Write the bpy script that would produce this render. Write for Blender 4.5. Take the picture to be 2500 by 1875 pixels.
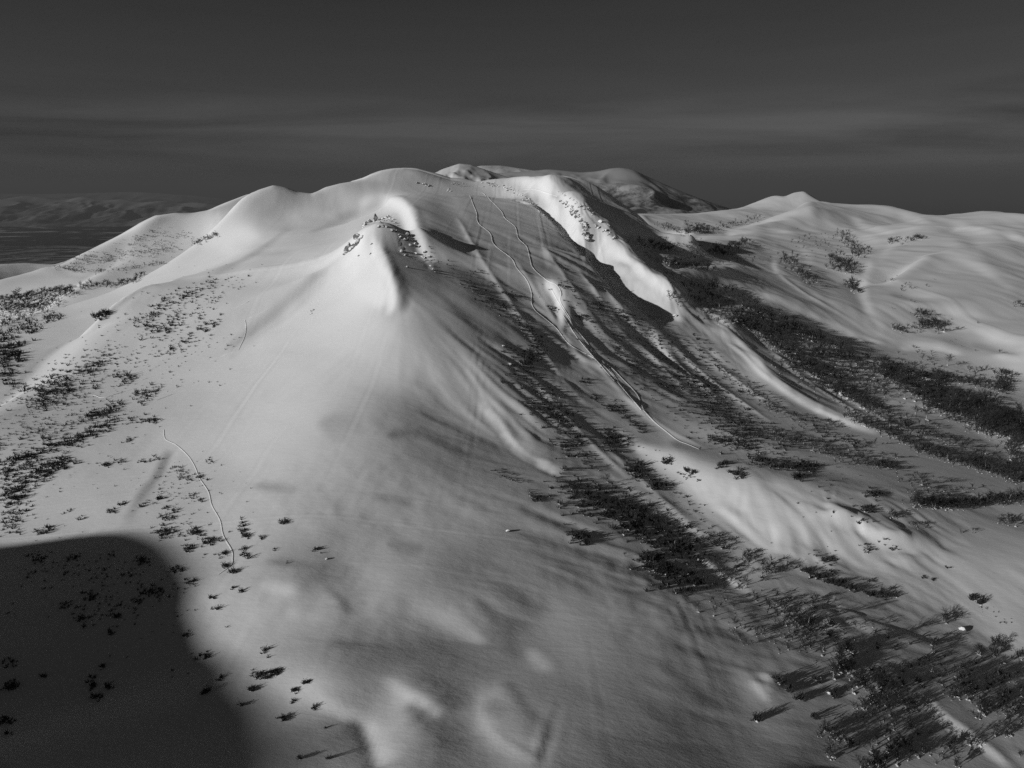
import bpy, math, random
import numpy as np
from mathutils import Vector

for o in list(bpy.data.objects):
    bpy.data.objects.remove(o, do_unlink=True)
scene = bpy.context.scene
COL = scene.collection
R = math.radians

# ------------------------------------------------------------------ camera
PITCH = R(16.0)
FPX, CX, CY = 1667.0, 1250.0, 937.5          # the photograph's own lens, in its 2500 x 1875 grid
cam = bpy.data.cameras.new('drone_camera')
cam.sensor_width = 36.0
cam.lens = 36.0 * FPX / 2500.0
cam.clip_start = 1.0
cam.clip_end = 200000.0
cam_o = bpy.data.objects.new('drone_camera', cam)
COL.objects.link(cam_o)
cam_o.location = (0, 0, 0)
cam_o.rotation_euler = (R(90) - PITCH, 0, 0)
scene.camera = cam_o

# ------------------------------------------------------------------ light
SUN_EL, SUN_A = R(17.0), R(34.0)             # height of the sun; heading its light travels, from +x towards +y
TRAVEL = np.array([math.cos(SUN_A), math.sin(SUN_A)])
world = bpy.data.worlds.new('World')
scene.world = world
world.use_nodes = True
wn, wl = world.node_tree.nodes, world.node_tree.links
wn.clear()
w_out = wn.new('ShaderNodeOutputWorld')
w_bg = wn.new('ShaderNodeBackground')
w_sky = wn.new('ShaderNodeTexSky')
w_sky.sky_type = 'NISHITA'
w_sky.sun_disc = False
w_sky.sun_elevation = SUN_EL
w_sky.sun_rotation = math.atan2(-TRAVEL[0], -TRAVEL[1])
w_sky.altitude = 1100
w_sky.air_density = 1.0
w_sky.dust_density = 0.6
w_sky.ozone_density = 1.5
w_bw = wn.new('ShaderNodeRGBToBW')           # monochrome film, red filter: the sky goes dark
wl.new(w_sky.outputs[0], w_bw.inputs[0])
w_pow = wn.new('ShaderNodeMath'); w_pow.operation = 'POWER'
wl.new(w_bw.outputs[0], w_pow.inputs[0]); w_pow.inputs[1].default_value = 0.55
w_mul = wn.new('ShaderNodeMath'); w_mul.operation = 'MULTIPLY'
wl.new(w_pow.outputs[0], w_mul.inputs[0]); w_mul.inputs[1].default_value = 0.22
# thin cloud streaks lying along the horizon, all the way round
w_tc = wn.new('ShaderNodeTexCoord')
w_mp = wn.new('ShaderNodeMapping'); w_mp.inputs['Scale'].default_value = (1.6, 1.6, 19.0); w_mp.inputs['Location'].default_value = (0.4, 1.7, 0.3)
wl.new(w_tc.outputs['Generated'], w_mp.inputs['Vector'])
w_n = wn.new('ShaderNodeTexNoise'); w_n.inputs['Scale'].default_value = 1.3; w_n.inputs['Detail'].default_value = 7; w_n.inputs['Roughness'].default_value = 0.55; w_n.inputs['Distortion'].default_value = 0.4
wl.new(w_mp.outputs[0], w_n.inputs['Vector'])
w_sp = wn.new('ShaderNodeSeparateXYZ'); wl.new(w_tc.outputs['Generated'], w_sp.inputs[0])
w_band = wn.new('ShaderNodeValToRGB')                            # clouds keep to a low band of the sky
for _p, _v in ((0.015, 0.2), (0.045, 1.0), (0.085, 0.9), (0.13, 0.10)):
    _e = w_band.color_ramp.elements.new(_p); _e.color = (_v, _v, _v, 1)
w_band.color_ramp.elements[0].color = (0.1, 0.1, 0.1, 1); w_band.color_ramp.elements[-1].color = (0.05, 0.05, 0.05, 1)
wl.new(w_sp.outputs[2], w_band.inputs[0])
w_c = wn.new('ShaderNodeMapRange'); w_c.inputs[1].default_value = 0.35; w_c.inputs[2].default_value = 0.68; w_c.inputs[3].default_value = -0.32; w_c.inputs[4].default_value = 0.62
wl.new(w_n.outputs['Fac'], w_c.inputs[0])
w_cm = wn.new('ShaderNodeMath'); w_cm.operation = 'MULTIPLY'
wl.new(w_c.outputs[0], w_cm.inputs[0]); wl.new(w_band.outputs[0], w_cm.inputs[1])
w_c1 = wn.new('ShaderNodeMath'); w_c1.operation = 'ADD'; w_c1.inputs[1].default_value = 1.0
wl.new(w_cm.outputs[0], w_c1.inputs[0])
w_fin = wn.new('ShaderNodeMath'); w_fin.operation = 'MULTIPLY'
wl.new(w_mul.outputs[0], w_fin.inputs[0]); wl.new(w_c1.outputs[0], w_fin.inputs[1])
w_h = wn.new('ShaderNodeValToRGB')                               # deep filtered blue overhead, dusky layer at the horizon
for _p, _v in ((0.0, 0.86), (0.03, 0.90), (0.07, 1.04), (0.12, 1.02), (0.24, 0.74), (0.6, 0.58)):
    _e = w_h.color_ramp.elements.new(_p); _e.color = (_v, _v, _v, 1)
w_h.color_ramp.elements[0].color = (0.86, 0.86, 0.86, 1); w_h.color_ramp.elements[-1].color = (0.6, 0.6, 0.6, 1)
wl.new(w_sp.outputs[2], w_h.inputs[0])
w_f2 = wn.new('ShaderNodeMath'); w_f2.operation = 'MULTIPLY'
wl.new(w_fin.outputs[0], w_f2.inputs[0]); wl.new(w_h.outputs[0], w_f2.inputs[1])
wl.new(w_f2.outputs[0], w_bg.inputs['Color'])
w_bg.inputs['Strength'].default_value = 0.1
wl.new(w_bg.outputs[0], w_out.inputs['Surface'])

sun = bpy.data.lights.new('sun', 'SUN')
sun.energy = 3.5
sun.angle = R(0.53)
sun.color = (1.0, 1.0, 1.0)
sun_o = bpy.data.objects.new('sun', sun)
COL.objects.link(sun_o)
sun_dir = Vector((TRAVEL[0] * math.cos(SUN_EL), TRAVEL[1] * math.cos(SUN_EL), -math.sin(SUN_EL)))
sun_o.rotation_euler = sun_dir.to_track_quat('-Z', 'Y').to_euler()

scene.view_settings.view_transform = 'Standard'
scene.view_settings.look = 'None'
scene.view_settings.exposure = 0.0
scene.view_settings.gamma = 1.0
scene.view_settings.use_curve_mapping = False
scene.cycles.max_bounces = 4
scene.cycles.diffuse_bounces = 3
scene.cycles.sample_clamp_indirect = 0.6
scene.cycles.use_denoising = False            # the photograph is grainy

# ------------------------------------------------------------------ helpers
def ray(px, py):
    u = (np.asarray(px, float) - CX) / FPX
    v = (CY - np.asarray(py, float)) / FPX
    c, s = math.cos(PITCH), math.sin(PITCH)
    return u, c + v * s, -s + v * c          # x, y, z

def at(px, py, Y):
    dx, dy, dz = ray(px, py)
    t = np.asarray(Y, float) / dy
    return dx * t, dy * t, dz * t

def vnoise(x, y, seed=0):
    """smooth value noise, vectorised, about -1..1"""
    xi, yi = np.floor(x).astype(np.int64), np.floor(y).astype(np.int64)
    fx, fy = x - xi, y - yi
    fx, fy = fx * fx * fx * (fx * (fx * 6 - 15) + 10), fy * fy * fy * (fy * (fy * 6 - 15) + 10)
    def h(a, b):
        n = (a * 374761393 + b * 668265263 + seed * 1442695041) & 0x7fffffff
        n = ((n ^ (n >> 13)) * 1274126177) & 0x7fffffff
        return ((n ^ (n >> 16)) & 0xffff) / 32767.5 - 1.0
    a, b, c, d = h(xi, yi), h(xi + 1, yi), h(xi, yi + 1), h(xi + 1, yi + 1)
    return (a * (1 - fx) + b * fx) * (1 - fy) + (c * (1 - fx) + d * fx) * fy

def fbm(x, y, seed=0, octv=4, gain=0.5):
    s, a, f = 0.0, 1.0, 1.0
    for i in range(octv):
        s = s + a * vnoise(x * f + 17.3 * i, y * f - 9.1 * i, seed + i)
        a *= gain; f *= 2.03
    return s

# ------------------------------------------------------------------ materials (all neutral: a monochrome photograph)
def new_mat(name):
    m = bpy.data.materials.new(name)
    m.use_nodes = True
    nt = m.node_tree
    b = nt.nodes['Principled BSDF']
    return m, nt, b

def snow_material(name, base, bump=0.12, lips=0.0):
    m, nt, b = new_mat(name)
    b.inputs['Base Color'].default_value = (base, base, base, 1)
    b.inputs['Roughness'].default_value = 0.75
    b.inputs['Specular IOR Level'].default_value = 0.15
    N, L = nt.nodes.new, nt.links.new
    tc = N('ShaderNodeTexCoord')
    def noise(rot, scale, detail, rough=0.6, dist=0.0):
        mp = N('ShaderNodeMapping')
        mp.inputs['Rotation'].default_value = (0, 0, R(rot)); mp.inputs['Scale'].default_value = scale
        L(tc.outputs['Object'], mp.inputs['Vector'])
        n = N('ShaderNodeTexNoise')
        n.inputs['Scale'].default_value = 1.0; n.inputs['Detail'].default_value = detail
        n.inputs['Roughness'].default_value = rough; n.inputs['Distortion'].default_value = dist
        L(mp.outputs[0], n.inputs['Vector'])
        return n.outputs['Fac']
    def mth(op, a, c=None, d=None):
        k = N('ShaderNodeMath'); k.operation = op
        for i, v in enumerate((a, c, d)):
            if v is None: continue
            if isinstance(v, (int, float)): k.inputs[i].default_value = v
            else: L(v, k.inputs[i])
        return k.outputs[0]
    hgt = mth('MULTIPLY', noise(-38, (0.34, 0.75, 0.5), 5, 0.70), 0.5)
    if lips:                                                     # thin crusted wind lips, here and there
        n2 = noise(45, (0.030, 0.14, 0.05), 3, 0.5, 0.2)
        rid = mth('POWER', mth('SUBTRACT', 1.0, mth('ABSOLUTE', mth('MULTIPLY', mth('SUBTRACT', n2, 0.5), 12.0))), 6.0)
        rid = mth('MAXIMUM', rid, 0.0)
        patch = mth('MAXIMUM', mth('MULTIPLY', mth('SUBTRACT', noise(0, (0.02, 0.02, 0.02), 2), 0.47), 6.0), 0.0)
        hgt = mth('ADD', hgt, mth('MULTIPLY', mth('MULTIPLY', rid, patch), lips))
    bp = N('ShaderNodeBump')
    bp.inputs['Strength'].default_value = bump
    bp.inputs['Distance'].default_value = 0.5
    L(hgt, bp.inputs['Height'])
    L(bp.outputs[0], b.inputs['Normal'])
    return m

M_SNOW = snow_material('wind_packed_snow', 0.84, 0.32)

# ------------------------------------------------------------------ the terrain: surveyed points, a thin-plate surface through them
# picture column, picture row, distance ahead of the camera in metres
SURVEY = []
def row(py, pairs):
    for px, Y in pairs:
        SURVEY.append((px, py, Y))
row(1875, [(0, 100), (500, 94.5), (900, 92), (1250, 96), (1500, 101), (1750, 107), (2000, 116.5), (2100, 115), (2300, 113.5), (2500, 118)])
row(1700, [(0, 119), (500, 110), (900, 107.5), (1250, 112), (1500, 118), (1750, 125), (1940, 133), (2100, 130), (2300, 132), (2500, 140)])
row(1500, [(0, 149), (250, 141), (500, 135), (900, 132), (1250, 138), (1500, 146), (1650, 152), (1780, 159.5), (1950, 158), (2250, 163), (2500, 175)])
row(1300, [(0, 196), (250, 181), (500, 170), (900, 165), (1200, 171), (1400, 181), (1570, 193), (1700, 193), (2000, 203), (2250, 216), (2500, 236)])
row(1100, [(0, 275), (250, 245), (500, 220), (700, 211), (900, 209), (1200, 220), (1400, 239), (1500, 245), (1700, 258), (2000, 290), (2250, 322), (2500, 356)])
row(950, [(0, 380), (250, 316), (500, 273), (700, 254), (900, 248), (1150, 257), (1290, 280), (1400, 290), (1600, 318), (1800, 360), (2000, 412), (2250, 470), (2500, 505)])
row(850, [(0, 476), (250, 386), (500, 318), (700, 287), (900, 279), (1130, 287), (1230, 304), (1350, 324), (1500, 352), (1700, 412), (1850, 475), (2080, 540)])
row(750, [(200, 560), (300, 500), (500, 393), (700, 331), (900, 314), (1050, 314), (1180, 334), (1300, 352), (1450, 385), (1600, 435)])
row(700, [(340, 600), (450, 490), (550, 438), (700, 384), (800, 354), (900, 337), (1100, 342), (1200, 360), (1350, 392), (1500, 435), (1600, 475)])
row(600, [(480, 640), (560, 600), (640, 535), (750, 430), (830, 394), (900, 374), (1000, 394), (1100, 422), (1200, 448), (1300, 472), (1400, 500), (1500, 545)])
row(540, [(905, 405), (955, 412), (860, 425), (700, 575), (780, 515), (1050, 490), (1150, 525), (1300, 560), (1400, 590)])
row(500, [(720, 640), (800, 595), (900, 580), (1000, 590), (1150, 630), (1250, 645), (1330, 650)])
# skyline of the main mountain
SURVEY += [(760, 470, 720), (830, 446, 760), (900, 441, 800), (1050, 446, 810), (1160, 441, 820), (1230, 431, 820), (1290, 428, 800),
           (1350, 445, 740), (1420, 490, 650), (1480, 550, 590), (1560, 620, 550), (1650, 680, 530), (1800, 740, 520), (2000, 815, 525),
           (2250, 905, 505), (2500, 960, 500)]
# snow dome behind the summit
SURVEY += [(985, 412, 1450), (930, 419, 1440), (895, 436, 1430), (1060, 427, 1450), (1110, 440, 1450)]
# left spurs and hollow
SURVEY += [(590, 515, 830), (500, 560, 770), (400, 650, 670), (100, 780, 530), (0, 830, 490),
           (0, 760, 620), (0, 680, 900), (150, 690, 850), (300, 680, 800), (0, 640, 1150), (100, 640, 1080),
           (380, 530, 1150), (300, 570, 1130), (200, 620, 1080), (130, 655, 1030), (250, 662, 930), (350, 640, 900),
           (450, 526, 1180), (670, 455, 1300), (600, 480, 1280), (540, 505, 1250), (690, 500, 900)]
# right valley and ridge
SURVEY += [(1600, 600, 800), (1660, 640, 740), (1560, 572, 860), (1720, 665, 660), (2190, 850, 625), (2130, 780, 730), (2100, 700, 900), (2090, 640, 1150), (2020, 560, 1550),
           (1800, 510, 2200), (1890, 475, 2350), (1960, 465, 2350), (2000, 490, 2300), (2090, 497, 2250), (2180, 505, 2200),
           (2230, 515, 2100), (2290, 525, 2000), (2400, 515, 1800), (2500, 522, 1600),
           (1900, 600, 1500), (1800, 680, 880), (1700, 600, 1250), (1600, 530, 2500), (1550, 520, 2700), (1600, 570, 1700),
           (1500, 560, 1600), (1700, 640, 840), (1850, 730, 700), (1950, 700, 850), (2000, 800, 625),
           (2300, 700, 880), (2300, 600, 1250), (2500, 600, 1100), (2500, 700, 790), (2500, 800, 630), (2400, 850, 590),
           (2300, 800, 680), (2200, 650, 1050), (2200, 560, 1550), (2350, 920, 535), (2500, 900, 570)]
SURVEY = np.array(SURVEY, float)
sx, sy, sz = at(SURVEY[:, 0], SURVEY[:, 1], SURVEY[:, 2])
# ground outside the picture: under and behind the camera, both sides, behind the crests
EXTRA = np.array([(-400, 1350, -50), (-290, 1080, -45), (-330, 1250, -50), (-10, 50, -95), (-100, 50, -108), (110, 50, -122), (0, -60, -108), (-150, -60, -125), (150, -60, -126), (0, -300, -135),
                  (-300, 0, -140), (-350, 150, -135), (-450, 300, -140), (300, 0, -140), (280, 150, -138), (380, 300, -150), (-600, -300, -190),
                  (600, -200, -200), (520, 420, -155), (700, 500, -120), (-800, 500, -140), (-1100, 900, -190), (-1000, 300, -230), (-900, 1150, -150),
                  (-150, 1020, -25), (0, 1050, -30), (150, 1000, -60), (0, 1750, -80), (250, 800, -80), (-700, 1700, -200), (-1000, 1500, -220),
                  (900, 3000, -150), (1500, 2700, -150), (300, 3300, -190), (1500, 1300, -120), (-500, 2000, -200), (300, 1500, -85),
                  (1000, 700, -60), (1300, 300, -160), (1000, -200, -220), (0, -700, -190), (-900, 2000, -260), (2300, 2000, -220)], float)
P = np.concatenate([np.stack([sx, sy, sz], 1), EXTRA])

def tps_fit(pts, lam):
    X = pts[:, :2] / 100.0
    d2 = ((X[:, None] - X[None]) ** 2).sum(2)
    K = np.where(d2 > 0, 0.5 * d2 * np.log(np.maximum(d2, 1e-12)), 0.0)
    n = len(X)
    K += lam * np.eye(n)
    Q = np.concatenate([np.ones((n, 1)), X], 1)
    A = np.block([[K, Q], [Q.T, np.zeros((3, 3))]])
    return X, np.linalg.solve(A, np.concatenate([pts[:, 2], np.zeros(3)]))

def tps_eval(fit, gx, gy):
    X, w = fit
    n = len(X)
    out = w[n] + w[n + 1] * gx / 100.0 + w[n + 2] * gy / 100.0
    for i in range(n):
        d2 = (gx / 100.0 - X[i, 0]) ** 2 + (gy / 100.0 - X[i, 1]) ** 2
        out += w[i] * 0.5 * d2 * np.log(np.maximum(d2, 1e-12))
    return out

def axis(lo, hi, fine_lo, fine_hi, step, rate):
    a = list(np.arange(fine_lo, fine_hi, step))
    s, v = step, fine_hi
    while v < hi:
        a.append(v); s *= 1 + rate; v += s
    a.append(hi)
    s, v, b = step, fine_lo, []
    while True:
        s *= 1 + rate; v -= s
        if v <= lo: break
        b.append(v)
    b.append(lo)
    return np.array(b[::-1] + a)

GX = axis(-1500, 2300, -115, 135, 0.9, 0.0105)
GY = axis(-700, 3600, 92, 170, 0.8, 0.0060)
# coarse solution of the smooth surface, then resampled
CXA = axis(-1500, 2300, -115, 135, 5, 0.02)
CYA = axis(-700, 3600, 92, 170, 4, 0.015)
fit = tps_fit(P, 0.004)
cz = tps_eval(fit, *np.meshgrid(CXA, CYA))

def resample(xa, ya, z, gx, gy):
    """bicubic (Catmull-Rom) resampling of z[ya, xa] at the tensor grid gx, gy"""
    def W(a, g):
        i = np.clip(np.searchsorted(a, g) - 1, 1, len(a) - 3)
        M = np.zeros((len(g), len(a)))
        for r, (k, q) in enumerate(zip(i, g)):
            xs = a[k - 1:k + 3]
            h = xs[2] - xs[1]; t = (q - xs[1]) / h
            t = min(max(t, -1.0), 2.0)
            c = np.zeros(4)
            h00, h10, h01, h11 = 2*t**3-3*t**2+1, t**3-2*t**2+t, -2*t**3+3*t**2, t**3-t**2
            c[1] += h00; c[2] += h01
            c[2] += h10 * h / (xs[2] - xs[0]); c[0] -= h10 * h / (xs[2] - xs[0])
            c[3] += h11 * h / (xs[3] - xs[1]); c[1] -= h11 * h / (xs[3] - xs[1])
            M[r, k - 1:k + 3] = c
        return M
    return W(ya, gy) @ z @ W(xa, gx).T

Z = resample(CXA, CYA, cz, GX, GY)
XX, YY = np.meshgrid(GX, GY)

def height(x, y, z=None):
    """bilinear height of the terrain"""
    z = Z if z is None else z
    x, y = np.asarray(x, float), np.asarray(y, float)
    i = np.clip(np.searchsorted(GX, x) - 1, 0, len(GX) - 2)
    j = np.clip(np.searchsorted(GY, y) - 1, 0, len(GY) - 2)
    fx = (x - GX[i]) / (GX[i + 1] - GX[i]); fy = (y - GY[j]) / (GY[j + 1] - GY[j])
    return (z[j, i] * (1 - fx) + z[j, i + 1] * fx) * (1 - fy) + (z[j + 1, i] * (1 - fx) + z[j + 1, i + 1] * fx) * fy

STEPS = np.concatenate([np.arange(70, 300, 0.5), 300 * np.exp(np.arange(0, math.log(3500 / 300.0), 0.0018))])
UA = np.linspace(-0.98, 0.98, 1500)
class Sight:
    """which ground the camera sees along each bearing: running maximum of height over distance"""
    def __init__(self, z):
        self.z = z
        K = np.empty((len(UA), len(STEPS)), np.float32)
        for a in range(0, len(UA), 100):
            u = UA[a:a + 100][:, None]
            K[a:a + 100] = height(u * STEPS[None], np.broadcast_to(STEPS[None], (len(u), len(STEPS))), z) / STEPS[None]
        self.M = np.maximum.accumulate(K, axis=1)
    def ground(self, px, py):
        px, py = np.atleast_1d(np.asarray(px, float)), np.atleast_1d(np.asarray(py, float))
        dx, dy, dz = ray(px, py)
        u, k = dx / dy, dz / dy
        out = np.full((len(px), 3), np.nan)
        col = np.clip(np.rint((u - UA[0]) / (UA[1] - UA[0])).astype(int), 0, len(UA) - 1)
        for n in range(len(px)):
            i = np.searchsorted(self.M[col[n]], k[n])
            if i >= len(STEPS): continue
            a, b = STEPS[max(i - 3, 0)], STEPS[min(i + 3, len(STEPS) - 1)]
            ys = np.linspace(a, b, 13)
            d = k[n] * ys - height(u[n] * ys, ys, self.z)
            h = np.nonzero(d < 0)[0]
            if len(h) and h[0] > 0:
                m = h[0]; y = ys[m - 1] + d[m - 1] / (d[m - 1] - d[m]) * (ys[m] - ys[m - 1])
            else:
                y = STEPS[i]
            out[n] = u[n] * y, y, k[n] * y
        return out
    def seen(self, x, y, z):
        col = np.clip(np.rint((x / y - UA[0]) / (UA[1] - UA[0])).astype(int), 0, len(UA) - 1)
        i = np.clip(np.searchsorted(STEPS, y * 0.985) - 1, 0, len(STEPS) - 1)
        return z / y >= self.M[col, i] - 0.0015
SIGHT = None
def ground(px, py, z=None):
    return SIGHT.ground(px, py)

def project(x, y, z):
    c, s = math.cos(PITCH), math.sin(PITCH)
    dep = y * c - z * s
    return CX + FPX * x / dep, CY - FPX * (y * s + z * c) / dep

def densify(p, step):
    p = np.asarray(p, float)
    out = [p[0]]
    for a, b in zip(p[:-1], p[1:]):
        n = max(1, int(np.linalg.norm(b - a) / step))
        for k in range(1, n + 1):
            out.append(a + (b - a) * k / n)
    return np.array(out)

def spline(p, n=6):
    """Catmull-Rom through 2-D or 3-D points"""
    p = np.asarray(p, float)
    if len(p) < 3: return p
    q = np.vstack([2 * p[0] - p[1], p, 2 * p[-1] - p[-2]])
    out = []
    for i in range(1, len(q) - 2):
        for k in range(n):
            t = k / n
            out.append(0.5 * ((2 * q[i]) + (-q[i-1] + q[i+1]) * t + (2*q[i-1] - 5*q[i] + 4*q[i+1] - q[i+2]) * t**2 + (-q[i-1] + 3*q[i] - 3*q[i+1] + q[i+2]) * t**3))
    out.append(q[-2])
    return np.array(out)

# ------------------------------------------------------------------ relief: crests, gullies and drifts along surveyed lines
SIGHT = Sight(Z.copy())

def trace(px, n=5):
    """a picture polyline laid onto the smooth ground"""
    p = spline(px, n)
    g = ground(p[:, 0], p[:, 1])
    return g[~np.isnan(g[:, 0])]

def relief(px, amp, ws, wl, p=1.6, ends=(0.25, 0.25), n=5, jump=None):
    """ws / wl: reach on the sunny and the lee side of the line; amp metres (negative: a gully); amp may be a list along it"""
    global Z
    g = trace(px, n)[:, :2]
    if jump:                                                    # drop points that fell onto another slope behind
        keep = [0]
        for i in range(1, len(g)):
            if np.linalg.norm(g[i] - g[keep[-1]]) < jump: keep.append(i)
        g = g[keep]
    if len(g) < 2: return
    seg = g[1:] - g[:-1]
    L = np.maximum(np.linalg.norm(seg, axis=1), 1e-6)
    cum = np.concatenate([[0], np.cumsum(L)])
    tot = cum[-1]
    nrm = np.stack([seg[:, 1], -seg[:, 0]], 1) / L[:, None]
    flip = 1.0 if (nrm * L[:, None]).sum(0) @ TRAVEL > 0 else -1.0
    m = 3.2 * max(ws, wl)
    i0, i1 = np.searchsorted(GX, [g[:, 0].min() - m, g[:, 0].max() + m])
    j0, j1 = np.searchsorted(GY, [g[:, 1].min() - m, g[:, 1].max() + m])
    x, y = XX[j0:j1, i0:i1], YY[j0:j1, i0:i1]
    best = np.full(x.shape, 1e9); side = np.zeros(x.shape); pos = np.zeros(x.shape)
    for k in range(len(seg)):
        rx, ry = x - g[k, 0], y - g[k, 1]
        t = np.clip((rx * seg[k, 0] + ry * seg[k, 1]) / L[k] ** 2, 0, 1)
        ex, ey = rx - t * seg[k, 0], ry - t * seg[k, 1]
        d2 = ex * ex + ey * ey
        c = d2 < best
        best = np.where(c, d2, best)
        side = np.where(c, np.sign(rx * nrm[k, 0] + ry * nrm[k, 1]) * flip, side)
        pos = np.where(c, cum[k] + t * L[k], pos)
    d = np.sqrt(best)
    w = np.where(side > 0, wl, ws)
    s = pos / tot
    f = np.ones_like(s)
    if ends[0] > 0: f = f * np.clip(s / ends[0], 0, 1)
    if ends[1] > 0: f = f * np.clip((1 - s) / ends[1], 0, 1)
    f = f * f * (3 - 2 * f)
    a = np.interp(s, np.linspace(0, 1, len(amp)), amp) if isinstance(amp, (list, tuple)) else amp
    Z[j0:j1, i0:i1] += a * f * np.exp(-(d / w) ** p)

# --- upper mountain
relief([(845, 620), (875, 580), (905, 548), (950, 541), (985, 552)], 2.5, 18, 20, 2, (.4, .3))
relief([(985, 575), (1040, 640), (1110, 720), (1180, 790), (1240, 860)], [-2, -3, -2.5, -1], 14, 12, 2)
relief([(880, 492), (940, 488), (990, 508), (1018, 555), (1045, 605), (1090, 668), (1130, 720)], [4, 5, 5, 2.5], 13, 11, 1.4, (.3, .3))
relief([(905, 558), (925, 600), (950, 650), (960, 700), (955, 755)], 4.5, 22, 13, 1.25, (.2, .4))
relief([(1055, 470), (1065, 525), (1105, 605), (1165, 695), (1240, 780), (1340, 880), (1430, 990)], [-2, -3, -3, -2, -1], 16, 14, 2, (.2, .3))
relief([(1170, 540), (1230, 630), (1290, 730), (1350, 820), (1430, 920), (1540, 1030), (1650, 1120)], [1, 1.8, 1.8, 1.2], 10, 14, 1.7)
relief([(1322, 668), (1360, 700), (1378, 745), (1384, 800), (1430, 880), (1500, 960), (1560, 1010)], [2, 2.5, 1.2, .6, .4], 6, 13, 1.2, (.1, .4))
relief([(1400, 640), (1460, 730), (1540, 830), (1650, 930), (1760, 1010)], [-1, -1.5, -1.5, -1], 14, 12, 2)
# notch behind the first rib: a low dark scarp, then the bright flank that rises to the second rib
relief([(1200, 446), (1270, 452), (1330, 490), (1385, 540), (1450, 608), (1512, 682), (1580, 750), (1660, 822), (1730, 890)], [-4, -10, -14, -13, -10, -7, -4, -2], 5, 24, 1.15, (.1, .3))
relief([(1270, 432), (1340, 448), (1420, 495), (1490, 570), (1565, 645), (1625, 705), (1675, 772)], [3, 4, 5, 5, 5, 4, 3], 16, 16, 1.3, (.2, .15))
relief([(1378, 488), (1402, 520), (1428, 560), (1430, 600), (1432, 625)], 5, 8, 5, 1.3, (.3, .3))
relief([(1330, 455), (1365, 480), (1375, 520)], -2.0, 5, 5, 1.5)
relief([(1725, 805), (1800, 858), (1870, 920), (1950, 980), (2040, 1022), (2140, 1058)], [.8, 1.3, 1.3, 1.2, .6], 4, 15, 1.15, (.1, .25))
relief([(1660, 775), (1700, 812), (1730, 850)], 3, 7, 9, 1.3)
relief([(1585, 795), (1620, 840), (1650, 885)], 2.0, 4, 7, 1.3)
relief([(1730, 862), (1770, 890), (1805, 912)], 1.8, 4, 7, 1.3)
relief([(1690, 800), (1780, 900), (1880, 980), (1990, 1060)], -1.5, 9, 8, 1.8)
relief([(1430, 900), (1530, 1000), (1640, 1070), (1800, 1130)], -1.2, 9, 9, 1.8)
relief([(1560, 640), (1650, 690), (1760, 735), (1900, 800), (2100, 870), (2300, 930)], [1, 3, 3, 3, 2], 14, 14, 1.5, (.2, .2))
# --- right-hand valley and ridge
relief([(1880, 480), (1925, 474), (1962, 466), (1985, 492), (2010, 540)], [8, 12, 18, 15, 6], 60, 36, 1.3, (.2, .3))
relief([(1560, 580), (1650, 574), (1750, 579), (1850, 552), (1930, 522), (1990, 508)], [5, 6, 8, 11, 11], 36, 26, 1.3)
relief([(1895, 620), (1893, 645), (1915, 680), (1970, 722), (2060, 775), (2150, 835)], [5, 7, 7, 5, 3], 18, 20, 1.4, (.1, .2))
relief([(1700, 672), (1790, 672), (1860, 700), (1960, 755), (2060, 800), (2160, 848)], [2, 2.5, 2.5, 2], 9, 12, 1.4)
relief([(1815, 738), (1858, 728), (1920, 752), (2020, 800), (2120, 845)], [4, 6, 5, 3], 14, 14, 1.3, (.15, .25))
relief([(1650, 640), (1750, 640), (1830, 668), (1890, 705)], 3, 10, 12, 1.4)
relief([(1760, 668), (1850, 690), (1950, 738), (2050, 785)], 2, 7, 9, 1.4)
relief([(2025, 560), (2070, 620), (2102, 680), (2098, 735), (2112, 780), (2150, 828), (2192, 852)], [-8, -14, -14, -10, -6], 26, 18, 1.6, (.2, .1))
relief([(2165, 692), (2215, 662), (2270, 630)], 4, 12, 14, 1.4, (.3, .3))
relief([(2430, 555), (2465, 585), (2500, 612)], 7, 28, 24, 1.4)
relief([(2180, 506), (2220, 520), (2290, 540)], 9, 36, 30, 1.4)
relief([(2250, 560), (2330, 580), (2420, 640), (2500, 700)], 6, 60, 50, 1.8)
relief([(2200, 760), (2300, 750), (2400, 770), (2500, 780)], 3.5, 20, 18, 1.6)
relief([(2090, 840), (2200, 880), (2320, 915), (2440, 930)], 2.5, 8, 9, 1.3)
relief([(2180, 925), (2300, 950), (2420, 990), (2500, 1010)], -2.5, 9, 9, 1.6)
# --- left hills
relief([(470, 590), (520, 547), (590, 517), (650, 513), (700, 520)], 6, 30, 16, 1.4)
relief([(720, 512), (655, 590), (570, 690), (470, 770), (330, 850)], [-3, -5, -4, -2], 14, 12, 1.8)
relief([(760, 522), (850, 491), (960, 479)], 2.5, 12, 16, 1.5)
relief([(700, 515), (790, 480), (890, 452)], 2.5, 14, 18, 1.6)
relief([(850, 612), (740, 700), (600, 800), (450, 900)], [-1.5, -2, -1.5, -1], 9, 10, 2)
relief([(800, 560), (680, 640), (560, 730), (420, 830), (250, 930)], [1, 2, 2, 1], 9, 9, 1.7)
relief([(340, 655), (250, 668), (130, 672), (0, 660)], 7, 20, 20, 1.4)
relief([(330, 690), (220, 712), (80, 735), (0, 745)], -5, 22, 18, 1.6)
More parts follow.
